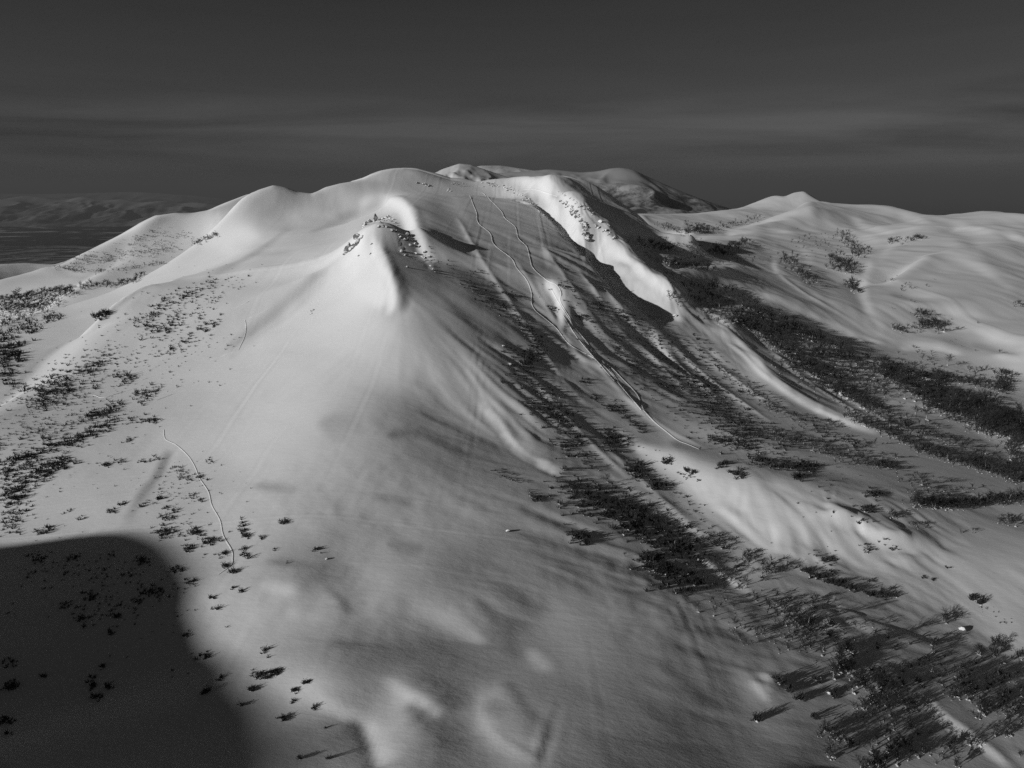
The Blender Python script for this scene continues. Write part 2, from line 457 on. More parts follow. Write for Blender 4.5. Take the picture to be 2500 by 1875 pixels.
# --- foreground shoulder
relief([(1120, 850), (1165, 935), (1205, 1000), (1240, 1058), (1290, 1112), (1375, 1152)], [.4, .9, 1.1, 1, .5], 3, 9, 1.2, (.25, .25))
relief([(860, 1035), (1000, 1055), (1120, 1085), (1230, 1135), (1330, 1180)], [-1, -1.8, -2, -1], 12, 8, 2)
relief([(1330, 1000), (1450, 1180), (1600, 1330), (1750, 1450), (1900, 1600), (1960, 1700), (2060, 1875), (2100, 1950)], [-.5, -1, -1.5, -1.5, -1.5], 10, 7, 1.9, (.1, 0))
relief([(1420, 1090), (1540, 1200), (1680, 1335), (1800, 1425), (1900, 1510), (2000, 1610)], [.6, .9, 1.2, 1, .8], 5, 6, 1.5)
relief([(1560, 1190), (1700, 1310), (1830, 1400), (1950, 1490), (2100, 1600), (2250, 1730)], [-.7, -1.4, -1.4, -1], 7, 8, 2)
relief([(1640, 1080), (1760, 1150), (1900, 1210), (2050, 1268), (2250, 1330), (2500, 1400)], [2, 4, 4.5, 3.5, 2.5], 24, 26, 1.8)
relief([(1850, 1320), (1930, 1392), (2100, 1460), (2250, 1510), (2340, 1545), (2420, 1590), (2500, 1650)], [-.8, -1.5, -1.7, -1.7, -1.7], 4, 12, 1.5, (.2, 0))
relief([(1990, 1235), (2030, 1255), (2080, 1264), (2112, 1285), (2150, 1302), (2200, 1308), (2250, 1322)], 1.2, 3, 7, 1.2, (.2, .2))
relief([(2040, 1640), (2180, 1700), (2330, 1790), (2450, 1875)], 1.2, 5, 6, 1.7)
relief([(2120, 1500), (2250, 1560), (2400, 1640), (2500, 1700)], -1.0, 5, 7, 1.8)
# drifts at the foot of the picture
relief([(830, 1720), (882, 1766), (902, 1812), (925, 1890)], -1.1, 7, 4, 1.7, (.3, 0))
relief([(860, 1640), (950, 1662), (1010, 1690), (1062, 1725), (1092, 1765)], 1.0, 6, 8, 1.7, (.4, .3))
relief([(1150, 1680), (1175, 1725), (1212, 1790), (1262, 1832), (1340, 1868)], 1.0, 4, 8, 1.6, (.3, .1))
relief([(780, 1590), (900, 1580), (1030, 1580), (1140, 1620), (1180, 1700)], -.9, 8, 8, 2)
relief([(1020, 1740), (1080, 1790), (1120, 1850)], -.9, 6, 6, 2)
relief([(430, 1080), (385, 1160), (350, 1230), (315, 1310)], -.55, 3, 3, 2)
relief([(820, 1200), (835, 1250), (830, 1290)], -.45, 3, 3, 2)
relief([(835, 1470), (850, 1500), (870, 1530)], -.5, 3, 3, 2)
relief([(640, 1400), (740, 1385), (860, 1420), (890, 1470)], -.6, 6, 6, 2)
relief([(1780, 1600), (1830, 1670), (1890, 1740), (1960, 1830)], .8, 4, 7, 1.5)
relief([(900, 1210), (1000, 1220), (1120, 1235)], -.6, 7, 7, 2)
relief([(900, 1330), (1050, 1370), (1180, 1440), (1250, 1520)], .7, 8, 8, 2)
relief([(1150, 1480), (1260, 1540), (1330, 1640), (1400, 1750)], .7, 7, 8, 2)

# --- wind-worked unevenness at several sizes (finer where one stands close to it)
def uneven():
    global Z
    ca, sa = math.cos(R(-40)), math.sin(R(-40))
    u, v = XX * ca + YY * sa, -XX * sa + YY * ca
    Z += 0.40 * fbm(u / 60.0, v / 36.0, 3, 2) * np.clip((YY - 60) / 200.0, 0.6, 1.0)
    Z += 0.05 * fbm(u / 20.0, v / 9.0, 11, 2)
    far = np.clip((np.hypot(XX, YY) - 600) / 600.0, 0, 1)
    Z += far * 3.0 * fbm(XX / 170.0, YY / 170.0, 21, 4, 0.55)
    # flutings that run straight down the slope
    j0, j1 = np.searchsorted(GY, [85, 1500]); i0, i1 = np.searchsorted(GX, [-420, 700])
    sl = (slice(j0, j1), slice(i0, i1))
    zy = np.gradient(Z, GY, axis=0)[sl]; zx = np.gradient(Z, GX, axis=1)[sl]
    def sm(a):
        for _ in range(6):
            a = (np.roll(a, 3, 0) + np.roll(a, -3, 0) + np.roll(a, 3, 1) + np.roll(a, -3, 1) + a) / 5
        return a
    zx, zy = sm(zx), sm(zy)
    n = np.hypot(zx, zy) + 1e-4
    dx, dy = -zx / n, -zy / n
    x, y = XX[sl], YY[sl]
    acc = np.zeros_like(x); acc2 = np.zeros_like(x)
    for k in range(-7, 8):
        acc += vnoise((x + dx * k * 2.4) / 2.6, (y + dy * k * 2.4) / 2.6, 71)
        acc2 += vnoise((x + dx * k * 5.0) / 7.0, (y + dy * k * 5.0) / 7.0, 83)
    steep = np.clip((n - 0.16) / 0.22, 0, 1) * (0.4 + 0.6 * np.clip(fbm(x / 70.0, y / 70.0, 91, 2) + .5, 0, 1))
    fade = np.clip((np.minimum.reduce([x + 420, 700 - x, y - 85, 1500 - y])) / 60.0, 0, 1)
    Z[sl] += (0.15 * acc / 3.0 + 0.40 * acc2 / 3.0) * steep * fade * (0.3 + 0.7 * np.clip((x + 45) / 50.0, 0, 1))
    # small hummocks and wind ripples where one looks down from close by
    near = np.clip((330 - y) / 200.0, 0, 1) * fade
    Z[sl] += near * (0.10 * fbm(x / 5.5, y / 8.5, 97, 3, 0.6) * np.clip(fbm(x / 38.0, y / 38.0, 99, 2) + .35, 0, 1))
# ------------------------------------------------------------------ fine fit of the slopes: how steeply the snow leans to the sun, read off the photograph's tones
# (picture row: (column, tone of the snow there) ...)
TONES = {
 1860: [(750, 105), (860, 112), (950, 150), (1100, 88), (1300, 138), (1400, 100), (1500, 90), (1750, 70), (1900, 100), (2050, 60), (2250, 90), (2500, 110)],
 1790: [(780, 110), (870, 115), (960, 150), (1110, 84), (1220, 140), (1320, 110), (1500, 105), (1750, 80), (1880, 100), (2000, 60), (2250, 90), (2500, 110)],
 1700: [(650, 140), (750, 165), (900, 120), (1000, 150), (1110, 90), (1200, 130), (1300, 100), (1500, 95), (1750, 75), (1850, 110), (1950, 55), (2100, 90), (2300, 85), (2500, 100)],
 1600: [(620, 150), (750, 130), (900, 90), (1050, 75), (1150, 100), (1250, 105), (1400, 120), (1500, 105), (1750, 80), (1850, 65), (1950, 75), (2100, 95), (2300, 100), (2500, 90)],
 1500: [(520, 150), (600, 160), (750, 145), (900, 130), (1050, 135), (1150, 125), (1250, 90), (1350, 125), (1500, 110), (1650, 100), (1750, 65), (1830, 50), (1900, 110), (2000, 90), (2250, 105), (2400, 120), (2500, 150)],
 1400: [(520, 140), (600, 150), (700, 120), (800, 95), (900, 140), (1000, 130), (1100, 95), (1250, 110), (1400, 100), (1550, 85), (1650, 60), (1740, 50), (1800, 135), (1900, 100), (2000, 110), (2100, 95), (2200, 130), (2350, 140), (2500, 150)],
 1300: [(0, 150), (250, 150), (400, 140), (500, 150), (600, 160), (750, 140), (850, 120), (1000, 120), (1150, 105), (1300, 90), (1450, 70), (1550, 50), (1640, 90), (1700, 120), (1800, 110), (1880, 175), (2000, 150), (2150, 150), (2250, 110), (2500, 120)],
 1200: [(0, 155), (250, 150), (500, 150), (650, 160), (750, 145), (900, 130), (1050, 110), (1200, 95), (1350, 70), (1450, 65), (1550, 90), (1650, 110), (1750, 165), (1900, 160), (2000, 130), (2150, 100), (2350, 100), (2500, 105)],
 1100: [(0, 150), (250, 150), (450, 165), (600, 175), (750, 165), (900, 130), (1000, 95), (1100, 80), (1200, 90), (1300, 110), (1350, 70), (1430, 60), (1500, 80), (1600, 110), (1680, 150), (1800, 110), (1950, 90), (2150, 90), (2500, 100)],
 1000: [(0, 120), (250, 140), (450, 160), (600, 175), (750, 175), (900, 140), (1000, 110), (1100, 115), (1200, 140), (1260, 118), (1330, 65), (1400, 80), (1480, 110), (1560, 100), (1700, 90), (1800, 100), (1950, 90), (2100, 110), (2300, 90), (2500, 70)],
 900: [(0, 130), (250, 145), (500, 165), (650, 180), (800, 180), (950, 170), (1050, 140), (1150, 130), (1250, 80), (1300, 60), (1400, 105), (1500, 100), (1600, 80), (1700, 110), (1800, 130), (1880, 170), (1950, 80), (2100, 80), (2300, 100), (2500, 150)],
 800: [(0, 125), (250, 140), (500, 155), (650, 175), (800, 190), (950, 180), (1000, 150), (1100, 110), (1200, 90), (1270, 55), (1350, 100), (1450, 100), (1550, 85), (1620, 130), (1700, 120), (1760, 160), (1850, 75), (2000, 80), (2080, 120), (2200, 140), (2350, 130), (2500, 130)],
 700: [(0, 90), (150, 130), (300, 150), (450, 150), (600, 150), (750, 175), (900, 205), (950, 185), (1000, 120), (1100, 110), (1200, 80), (1260, 100), (1300, 130), (1370, 170), (1420, 95), (1500, 85), (1580, 200), (1620, 210), (1680, 80), (1750, 100), (1850, 120), (1950, 110), (2100, 140), (2200, 130), (2350, 125), (2500, 115)],
 650: [(400, 165), (550, 165), (650, 150), (750, 165), (850, 195), (930, 200), (965, 120), (1030, 80), (1080, 90), (1150, 75), (1220, 110), (1320, 90), (1450, 80), (1500, 75), (1550, 200), (1590, 205), (1650, 60), (1750, 120), (1850, 110), (1950, 110), (2100, 110), (2250, 120), (2500, 110)],
 600: [(480, 160), (560, 185), (650, 150), (720, 160), (800, 170), (870, 190), (910, 190), (950, 90), (1020, 60), (1060, 150), (1100, 75), (1150, 90), (1220, 100), (1320, 100), (1420, 75), (1460, 190), (1520, 200), (1560, 90), (1650, 135), (1800, 130), (1950, 125), (2050, 120), (2200, 130), (2350, 140), (2500, 115)],
 550: [(250, 140), (350, 150), (450, 140), (520, 170), (600, 175), (680, 150), (750, 140), (820, 160), (880, 170), (960, 60), (1010, 200), (1050, 100), (1100, 80), (1200, 100), (1300, 95), (1370, 70), (1400, 210), (1450, 100), (1470, 160), (1520, 60), (1600, 110), (1750, 130), (1900, 130), (2000, 120), (2150, 125), (2300, 110), (2500, 120)],
 500: [(600, 150), (650, 120), (720, 150), (800, 140), (880, 170), (950, 195), (1000, 150), (1050, 85), (1100, 100), (1200, 95), (1300, 75), (1350, 205), (1400, 205), (1440, 80), (1900, 130), (1960, 150), (2000, 110), (2150, 110), (2400, 110)],
 455: [(620, 140), (670, 130), (700, 90), (800, 140), (900, 120), (1000, 110), (1100, 105), (1150, 100), (1220, 120), (1260, 205), (1330, 190), (1380, 130)],
}
_t = np.array([(px, py, v) for py, l in TONES.items() for px, v in l], float)

def rbf_fit(xy, v, lam=8.0):
    d = np.sqrt(((xy[:, None] - xy[None]) ** 2).sum(2))
    n = len(v)
    A = np.block([[-d + lam * np.eye(n) * -1.0, np.ones((n, 1))], [np.ones((1, n)), np.zeros((1, 1))]])
    return np.linalg.solve(A, np.concatenate([v, [0]]))

def rbf_eval(xy, w, q):
    out = np.full(len(q), w[-1])
    for i in range(len(xy)):
        out -= w[i] * np.sqrt(((q - xy[i]) ** 2).sum(1))
    return out

def blur(a, s, m=None):
    r = int(3 * s) + 1
    k = np.exp(-0.5 * (np.arange(-r, r + 1) / s) ** 2); k /= k.sum()
    f = lambda b: np.apply_along_axis(lambda q: np.convolve(q, k, 'same'), 0, np.apply_along_axis(lambda q: np.convolve(q, k, 'same'), 1, b))
    if m is None: return f(a)
    return f(np.where(m, a, 0)) / np.maximum(f(m.astype(float)), 1e-3)

PXA, PYA = np.arange(0, 2501, 10.0), np.arange(430, 1881, 6.0)
_q = np.stack(np.meshgrid(PXA, PYA), 2)
_k = np.array([1.0, 1.6])                                        # rows are closer together far away
_c = _q[::4, ::4]
_w = rbf_fit(_t[:, :2] * _k, _t[:, 2])
_tc = rbf_eval(_t[:, :2] * _k, _w, (_c.reshape(-1, 2) * _k)).reshape(_c.shape[:2])
TONE = resample(PXA[::4], PYA[::4], _tc, PXA, PYA)
TONE = np.clip(TONE, 48, 215)

def stroke(pts, hw, tone):
    """a band of one tone along a picture line, soft at its edges and ends"""
    global TONE
    p = spline(pts, 5)
    x, y = _q[..., 0], _q[..., 1]
    i0, i1 = np.searchsorted(PXA, [p[:, 0].min() - 3 * hw, p[:, 0].max() + 3 * hw])
    j0, j1 = np.searchsorted(PYA, [p[:, 1].min() - 3 * hw, p[:, 1].max() + 3 * hw])
    x, y = x[j0:j1, i0:i1], y[j0:j1, i0:i1]
    best = np.full(x.shape, 1e9); pos = np.zeros(x.shape)
    n = len(p) - 1
    for m, (a, b) in enumerate(zip(p[:-1], p[1:])):
        v = b - a; L2 = max(v @ v, 1e-9)
        t = np.clip(((x - a[0]) * v[0] + (y - a[1]) * v[1]) / L2, 0, 1)
        d2 = (x - a[0] - t * v[0]) ** 2 + (y - a[1] - t * v[1]) ** 2
        c = d2 < best
        best = np.where(c, d2, best); pos = np.where(c, (m + t) / n, pos)
    lo, hi = 4.0 * hw, 1.6 * hw
    wob = 1 + 0.35 * fbm(x / lo, y / lo, int(p[0, 0]), 2)
    w = hw * wob * (0.45 + 0.55 * np.sqrt(np.clip(4 * pos * (1 - pos), 0, 1)))
    al = np.exp(-(best / w ** 2) ** 1.15)
    al *= 0.82 + 0.18 * np.clip(5 * pos, 0, 1) * np.clip(5 * (1 - pos), 0, 1) + 0.12 * fbm(x / 70.0, y / 40.0, int(p[0, 1]), 2)
    al = np.clip(al, 0, 1)
    TONE[j0:j1, i0:i1] = TONE[j0:j1, i0:i1] * (1 - al) + tone * al

S = stroke
# upper mountain
S([(890, 590), (910, 650), (925, 720)], 40, 215)
S([(940, 590), (960, 640), (985, 690), (985, 750)], 14, 95)
S([(905, 560), (928, 610), (950, 660), (958, 700), (952, 750)], 9, 225)
S([(950, 558), (1000, 578), (1040, 622), (1070, 662)], 14, 66)
S([(1000, 600), (1060, 690), (1130, 760), (1200, 830)], 16, 78)
S([(1015, 492), (1042, 540), (1062, 590), (1092, 640)], 12, 110)
S([(880, 485), (950, 480), (985, 500), (1008, 540), (1028, 580), (1055, 625)], 13, 228)
S([(1065, 470), (1072, 520), (1105, 590), (1160, 680), (1200, 730)], 18, 78)
S([(1110, 480), (1150, 560), (1210, 640), (1260, 700), (1310, 780)], 20, 112)
S([(1180, 500), (1240, 590), (1300, 660)], 20, 90)
S([(1250, 500), (1330, 590), (1400, 680), (1480, 760)], 26, 92)
S([(1325, 590), (1345, 635)], 12, 130)
S([(1490, 548), (1580, 632), (1650, 692), (1700, 750)], 14, 60)
S([(1250, 440), (1300, 452), (1350, 480), (1395, 520), (1430, 575)], 20, 212)
S([(1455, 605), (1510, 645), (1560, 690), (1620, 740), (1660, 775)], 20, 188)
S([(1475, 570), (1555, 645), (1635, 728)], 8, 235)
S([(1418, 530), (1434, 562), (1440, 600)], 8, 50)
S([(1345, 470), (1368, 500), (1376, 525)], 6, 140)
S([(1200, 457), (1260, 467), (1308, 500), (1352, 545), (1398, 590), (1448, 642), (1498, 692), (1558, 750), (1618, 800), (1690, 870)], 12, 45)
S([(1395, 725), (1405, 780), (1435, 830)], 13, 85)
S([(1335, 675), (1360, 703), (1368, 740), (1372, 775)], 12, 230)
S([(1380, 790), (1410, 850), (1450, 905)], 6, 150)
S([(1440, 720), (1500, 800), (1560, 870), (1640, 950)], 14, 75)
S([(1590, 800), (1640, 875)], 7, 190)
S([(1680, 800), (1740, 870), (1800, 930)], 14, 130)
S([(1740, 860), (1790, 900)], 7, 185)
S([(1750, 862), (1830, 932), (1920, 992)], 10, 125)
S([(1785, 812), (1862, 880), (1945, 945), (2035, 995)], 16, 68)
S([(1740, 815), (1810, 862), (1870, 920), (1950, 977), (2040, 1022), (2130, 1055)], 4, 220)
# basin on the right
S([(1500, 1050), (1560, 1090)], 25, 130)
S([(1650, 1080), (1800, 1120), (1950, 1150), (2100, 1190)], 28, 85)
S([(1560, 1092), (1640, 1132), (1700, 1172), (1770, 1222), (1850, 1282), (1900, 1322)], 32, 178)
S([(1860, 1180), (1930, 1210), (1990, 1240)], 14, 125)
S([(2000, 1290), (2100, 1330), (2200, 1360)], 28, 150)
S([(2050, 1232), (2150, 1268), (2260, 1300)], 13, 88)
S([(2010, 1250), (2050, 1262), (2090, 1268), (2115, 1290), (2150, 1303), (2200, 1310), (2240, 1318)], 6, 228)
S([(2300, 1350), (2400, 1450), (2500, 1560)], 45, 150)
S([(1850, 1350), (1950, 1432), (2100, 1492), (2300, 1572), (2480, 1682)], 14, 85)
S([(1900, 1370), (1960, 1410), (2100, 1460), (2250, 1515), (2340, 1550), (2420, 1595), (2500, 1650)], 8, 48)
S([(1700, 1360), (1760, 1400), (1830, 1440)], 9, 170)
S([(1950, 1495), (2010, 1510), (2060, 1525)], 8, 170)
S([(1960, 1522), (2070, 1547), (2200, 1572), (2300, 1602)], 10, 70)
S([(2150, 1600), (2270, 1640)], 10, 80)
S([(2240, 1680), (2300, 1740), (2380, 1800), (2470, 1870)], 11, 150)
S([(2205, 1680), (2265, 1760), (2330, 1830)], 12, 80)
# the wooded gully
S([(1240, 850), (1300, 920), (1340, 990), (1390, 1070)], 22, 55)
S([(1400, 1080), (1450, 1150), (1520, 1230), (1560, 1280)], 22, 55)
S([(1560, 1250), (1640, 1320), (1720, 1400), (1790, 1470), (1850, 1540), (1900, 1610)], 34, 48)
S([(1920, 1640), (1960, 1720), (2010, 1800), (2070, 1870)], 25, 50)
S([(1480, 1150), (1560, 1210), (1650, 1300), (1740, 1385), (1800, 1430), (1880, 1490)], 8, 130)
# wind lip and hollow
S([(900, 1050), (790, 1030)], 34, 138)
S([(950, 1060), (1050, 1060), (1150, 1085), (1250, 1130), (1330, 1170)], 22, 68)
S([(1230, 960), (1280, 1060), (1340, 1120)], 13, 110)
S([(1165, 940), (1195, 990), (1225, 1030), (1250, 1070), (1280, 1100), (1310, 1120)], 3.5, 175)
S([(1310, 1120), (1370, 1150)], 6, 190)
# drifts at the foot
S([(760, 1720), (830, 1745), (880, 1760)], 10, 170)
S([(850, 1770), (875, 1800), (895, 1850), (900, 1880)], 9, 100)
S([(905, 1770), (930, 1810), (960, 1870)], 18, 156)
S([(1000, 1732), (1060, 1782), (1110, 1842)], 18, 84)
S([(1010, 1640), (1100, 1690), (1122, 1750)], 14, 88)
S([(940, 1660), (1000, 1690), (1050, 1720), (1080, 1750)], 8, 158)
S([(1170, 1700), (1190, 1760), (1220, 1800), (1270, 1835), (1330, 1865)], 8, 155)
S([(820, 1580), (950, 1590), (1060, 1600), (1110, 1640)], 18, 84)
S([(1010, 1480), (1100, 1520), (1180, 1560)], 20, 145)
S([(1180, 1470), (1230, 1530), (1260, 1600)], 16, 86)
S([(1290, 1590), (1340, 1640)], 18, 140)
S([(1240, 1680), (1290, 1760), (1340, 1800)], 14, 85)
S([(660, 1390), (740, 1390), (800, 1420)], 14, 92)
S([(800, 1440), (840, 1480), (855, 1510)], 9, 82)
S([(640, 1450), (720, 1460)], 15, 165)
S([(830, 1230), (838, 1285)], 13, 116)
S([(630, 1190), (720, 1202)], 16, 134)
S([(920, 1220), (1000, 1230)], 16, 100)
S([(950, 1330), (1030, 1340)], 18, 95)
S([(1850, 1680), (1880, 1710)], 6, 220)
# left flank
S([(410, 1110), (385, 1170), (350, 1230), (320, 1300)], 8, 102)
S([(860, 590), (760, 680), (650, 770), (560, 840)], 8, 122)
S([(930, 480), (840, 505), (760, 540)], 7, 115)
S([(700, 530), (600, 640), (500, 720)], 7, 125)
S([(500, 590), (560, 560), (620, 560)], 22, 190)
# right-hand ridge
S([(1570, 582), (1650, 578), (1700, 577)], 5, 215)
S([(1780, 577), (1850, 554), (1930, 526), (1990, 512)], 9, 190)
S([(1975, 480), (1990, 505), (2005, 520)], 8, 75)
S([(1990, 520), (2010, 560), (2060, 600)], 10, 105)
S([(2060, 540), (2100, 580), (2150, 600)], 14, 150)
S([(2060, 690), (2080, 740), (2105, 790)], 10, 80)
S([(2125, 640), (2108, 700), (2118, 760), (2155, 810)], 9, 175)
S([(1935, 660), (2000, 730), (2080, 780)], 8, 85)
S([(1890, 640), (1900, 670), (1960, 715), (2050, 765), (2140, 820), (2180, 845)], 6, 165)
S([(1700, 690), (1780, 680), (1850, 700), (1930, 750), (2020, 790)], 9, 80)
S([(1840, 715), (1900, 725), (1980, 765), (2080, 810)], 6, 85)
S([(1830, 737), (1880, 747), (1950, 777), (2050, 817), (2150, 852)], 7, 188)
S([(2165, 692), (2215, 662), (2265, 632)], 7, 190)
S([(2440, 568), (2500, 608)], 8, 75)
S([(2455, 560), (2500, 585)], 6, 175)


# folds of the right-hand hills
for _p, _h, _v in (([(2010, 500), (2060, 540), (2110, 560)], 8, 92), ([(2085, 530), (2130, 560), (2180, 575)], 8, 165), ([(2230, 540), (2300, 560), (2380, 600)], 13, 90), ([(2330, 540), (2420, 570)], 9, 155),
                   ([(2400, 620), (2460, 660), (2500, 690)], 10, 85), ([(2300, 620), (2380, 650), (2470, 700)], 12, 155), ([(2180, 720), (2280, 730), (2380, 720)], 9, 98), ([(2200, 745), (2300, 750), (2400, 765)], 8, 160),
                   ([(2200, 862), (2270, 852), (2340, 867)], 7, 178), ([(2230, 838), (2300, 832), (2380, 852)], 7, 95), ([(2390, 802), (2500, 832)], 9, 165), ([(2380, 832), (2480, 862)], 8, 95), ([(2430, 870), (2500, 880)], 8, 170),
                   ([(1760, 600), (1830, 610), (1880, 640)], 9, 90), ([(1700, 590), (1780, 590), (1850, 582)], 7, 165), ([(1640, 600), (1740, 612)], 8, 100), ([(1930, 560), (1990, 590), (2040, 630)], 9, 92), ([(1880, 570), (1940, 600), (1980, 640)], 9, 150),
                   ([(1650, 655), (1740, 652), (1800, 660)], 6, 170), ([(1960, 640), (2020, 690), (2070, 740)], 9, 92), ([(2150, 640), (2180, 600), (2230, 570)], 10, 150), ([(2420, 530), (2460, 545), (2500, 552)], 7, 95), ([(2200, 525), (2260, 545)], 6, 165),
                   ([(2100, 880), (2180, 905), (2280, 925)], 7, 170), ([(2120, 900), (2220, 935)], 7, 90), ([(2300, 950), (2400, 985)], 7, 165)):
    S(_p, _h, _v)
TONE = TONE - 20 * np.clip((_q[..., 0] - 1650) / 200, 0, 1) * np.clip((900 - _q[..., 1]) / 120, 0, 1) - 16 * np.clip((850 - _q[..., 0]) / 150, 0, 1) * np.clip((720 - _q[..., 1]) / 100, 0, 1)
TONE = np.clip(116 + (TONE - 126) * 1.27, 42, 230)              # the print is a contrasty one

AMB, KSUN = 0.022, 0.84 * 3.3 / math.pi
def tone_to_lean(v, g2):
    c = v / 255.0
    lin = ((c + 0.055) / 1.055) ** 2.4
    return np.clip(((lin - AMB) / KSUN * np.sqrt(1 + g2) - math.sin(SUN_EL)) / math.cos(SUN_EL), -0.285, 0.75)

def fft_blur(a, s, step):
    ky = np.fft.fftfreq(a.shape[0], step)[:, None]; kx = np.fft.fftfreq(a.shape[1], step)[None]
    return np.real(np.fft.ifft2(np.fft.fft2(a) * np.exp(-2 * (math.pi * s) ** 2 * (kx * kx + ky * ky))))

def sculpt(x0, x1, y0, y1, step, reach, gain, soft):
    global Z, SIGHT
    SIGHT = Sight(Z)
    ax, ay = np.arange(x0, x1, step), np.arange(y0, y1, step)
    gx2, gy2 = np.meshgrid(ax, ay)
    h = height(gx2, gy2)
    dzy, dzx = np.gradient(h, step)
    lean = np.clip(dzx * TRAVEL[0] + dzy * TRAVEL[1], -0.33, 1.0)
    ppx, ppy = project(gx2, gy2, h)
    fi, fj = (ppx - PXA[0]) / 10.0, (ppy - PYA[0]) / 6.0
    out = np.maximum.reduce([-fi * 10, (fi - len(PXA) + 1) * 10, (fj - len(PYA) + 1) * 6, 0 * fi])      # how far outside the picture
    inside = np.clip(1 - out / 500.0, 0, 1) * (fj > -4)
    i, j = np.clip(fi, 0, len(PXA) - 2).astype(int), np.clip(fj, 0, len(PYA) - 2).astype(int)
    tx, ty = np.clip(fi - i, 0, 1), np.clip(fj - j, 0, 1)
    tone = (TONE[j, i] * (1 - tx) + TONE[j, i + 1] * tx) * (1 - ty) + (TONE[j + 1, i] * (1 - tx) + TONE[j + 1, i + 1] * tx) * ty
    seen = inside * SIGHT.seen(gx2, gy2, h)
    err = (tone_to_lean(tone, dzx ** 2 + dzy ** 2) - lean) * seen
    err = fft_blur(err, soft, step) * np.clip(fft_blur(seen, soft, step), 0, 1)
    n0, n1 = err.shape
    pad = np.zeros((n0 * 2, n1 * 2)); pad[:n0, :n1] = err
    ky = np.fft.fftfreq(n0 * 2, step)[:, None] * 2 * math.pi
    kx = np.fft.fftfreq(n1 * 2, step)[None] * 2 * math.pi
    kt = kx * TRAVEL[0] + ky * TRAVEL[1]
    F = np.fft.fft2(pad) * (-1j * kt) / (kt * kt + 0.05 * (kx * kx + ky * ky) + (1.0 / reach) ** 2)
    dz = np.real(np.fft.ifft2(F))[:n0, :n1] * gain
    rim = np.minimum.reduce([(gx2 - x0), (x1 - gx2), (gy2 - y0), (y1 - gy2)]) / (24.0 * step)
    rim = np.clip(rim, 0, 1); rim = rim * rim * (3 - 2 * rim)
    dz *= rim
    i0, i1 = np.searchsorted(GX, [x0, x1 - 2 * step]); j0, j1 = np.searchsorted(GY, [y0, y1 - 2 * step])
    Z[j0:j1, i0:i1] += resample(ax, ay, dz, GX[i0:i1], GY[j0:j1])

# crest points whose height against the sky must stay put
CREST = np.array([(590, 515, 830), (540, 535, 800), (650, 513, 840), (670, 455, 1300), (635, 466, 1290), (600, 480, 1280), (700, 462, 1300), (540, 505, 1250), (430, 524, 1180), (380, 530, 1150), (330, 552, 1140), (300, 570, 1130), (250, 596, 1110), (200, 620, 1080), (160, 640, 1050),
         (760, 470, 720), (795, 455, 740), (830, 446, 760), (865, 441, 780), (900, 441, 800), (975, 445, 805), (1050, 446, 810), (1110, 444, 815), (1160, 441, 820), (1195, 435, 820), (1230, 431, 820), (1260, 428, 810), (1290, 428, 800),
         (1320, 434, 775), (1350, 445, 740), (1385, 466, 690), (1420, 490, 650), (1450, 520, 620), (1480, 550, 590), (1520, 585, 570), (1560, 620, 550), (1605, 650, 540), (1650, 680, 530), (1800, 740, 520), (2000, 815, 525), (2250, 905, 505),
         (905, 542, 405), (955, 541, 412), (862, 592, 402), (1830, 500, 2280), (1860, 487, 2320), (1890, 473, 2350), (1915, 478, 2350), (1938, 468, 2350), (1962, 463, 2350), (1982, 476, 2330), (2002, 489, 2300), (2045, 493, 2280), (2090, 497, 2250), (2140, 498, 2220), (2180, 503, 2200), (2200, 508, 2180),
         (2230, 517, 2100), (2290, 526, 2000), (2345, 521, 1900), (2400, 513, 1800), (2445, 518, 1700), (2500, 521, 1600), (1800, 510, 2200), (985, 412, 1450), (930, 419, 1440)], float)
def pin(k=0.028):
    global Z
    x, y, z = at(CREST[:, 0], CREST[:, 1], CREST[:, 2])
    r = z - height(x, y)
    s = k * y
    A = np.exp(-((x[:, None] - x[None]) ** 2 + (y[:, None] - y[None]) ** 2) / (2 * s[None] ** 2))
    w = np.linalg.solve(A + 0.08 * np.eye(len(x)), r)
    for k in range(len(x)):
        m = 3.5 * s[k]
        i0, i1 = np.searchsorted(GX, [x[k] - m, x[k] + m]); j0, j1 = np.searchsorted(GY, [y[k] - m, y[k] + m])
        Z[j0:j1, i0:i1] += w[k] * np.exp(-((XX[j0:j1, i0:i1] - x[k]) ** 2 + (YY[j0:j1, i0:i1] - y[k]) ** 2) / (2 * s[k] ** 2))

def anchor():
    """keep the broad lie of the land where it was surveyed"""
    global Z
    x, y, z = P[:, 0], P[:, 1], P[:, 2]
    k = (y > 60) & (np.abs(x) < 0.95 * y) & (y < 1700)
    x, y, z = x[k], y[k], z[k]
    r = np.clip(z - height(x, y), -30, 30)
    s = 0.13 * y
    A = np.exp(-((x[:, None] - x[None]) ** 2 + (y[:, None] - y[None]) ** 2) / (2 * s[None] ** 2))
    w = np.linalg.solve(A.T @ A + 0.4 * np.eye(len(x)), A.T @ r)
    for n in range(len(x)):
        m = 3.2 * s[n]
        i0, i1 = np.searchsorted(GX, [x[n] - m, x[n] + m]); j0, j1 = np.searchsorted(GY, [y[n] - m, y[n] + m])
        Z[j0:j1, i0:i1] += w[n] * np.exp(-((XX[j0:j1, i0:i1] - x[n]) ** 2 + (YY[j0:j1, i0:i1] - y[n]) ** 2) / (2 * s[n] ** 2))

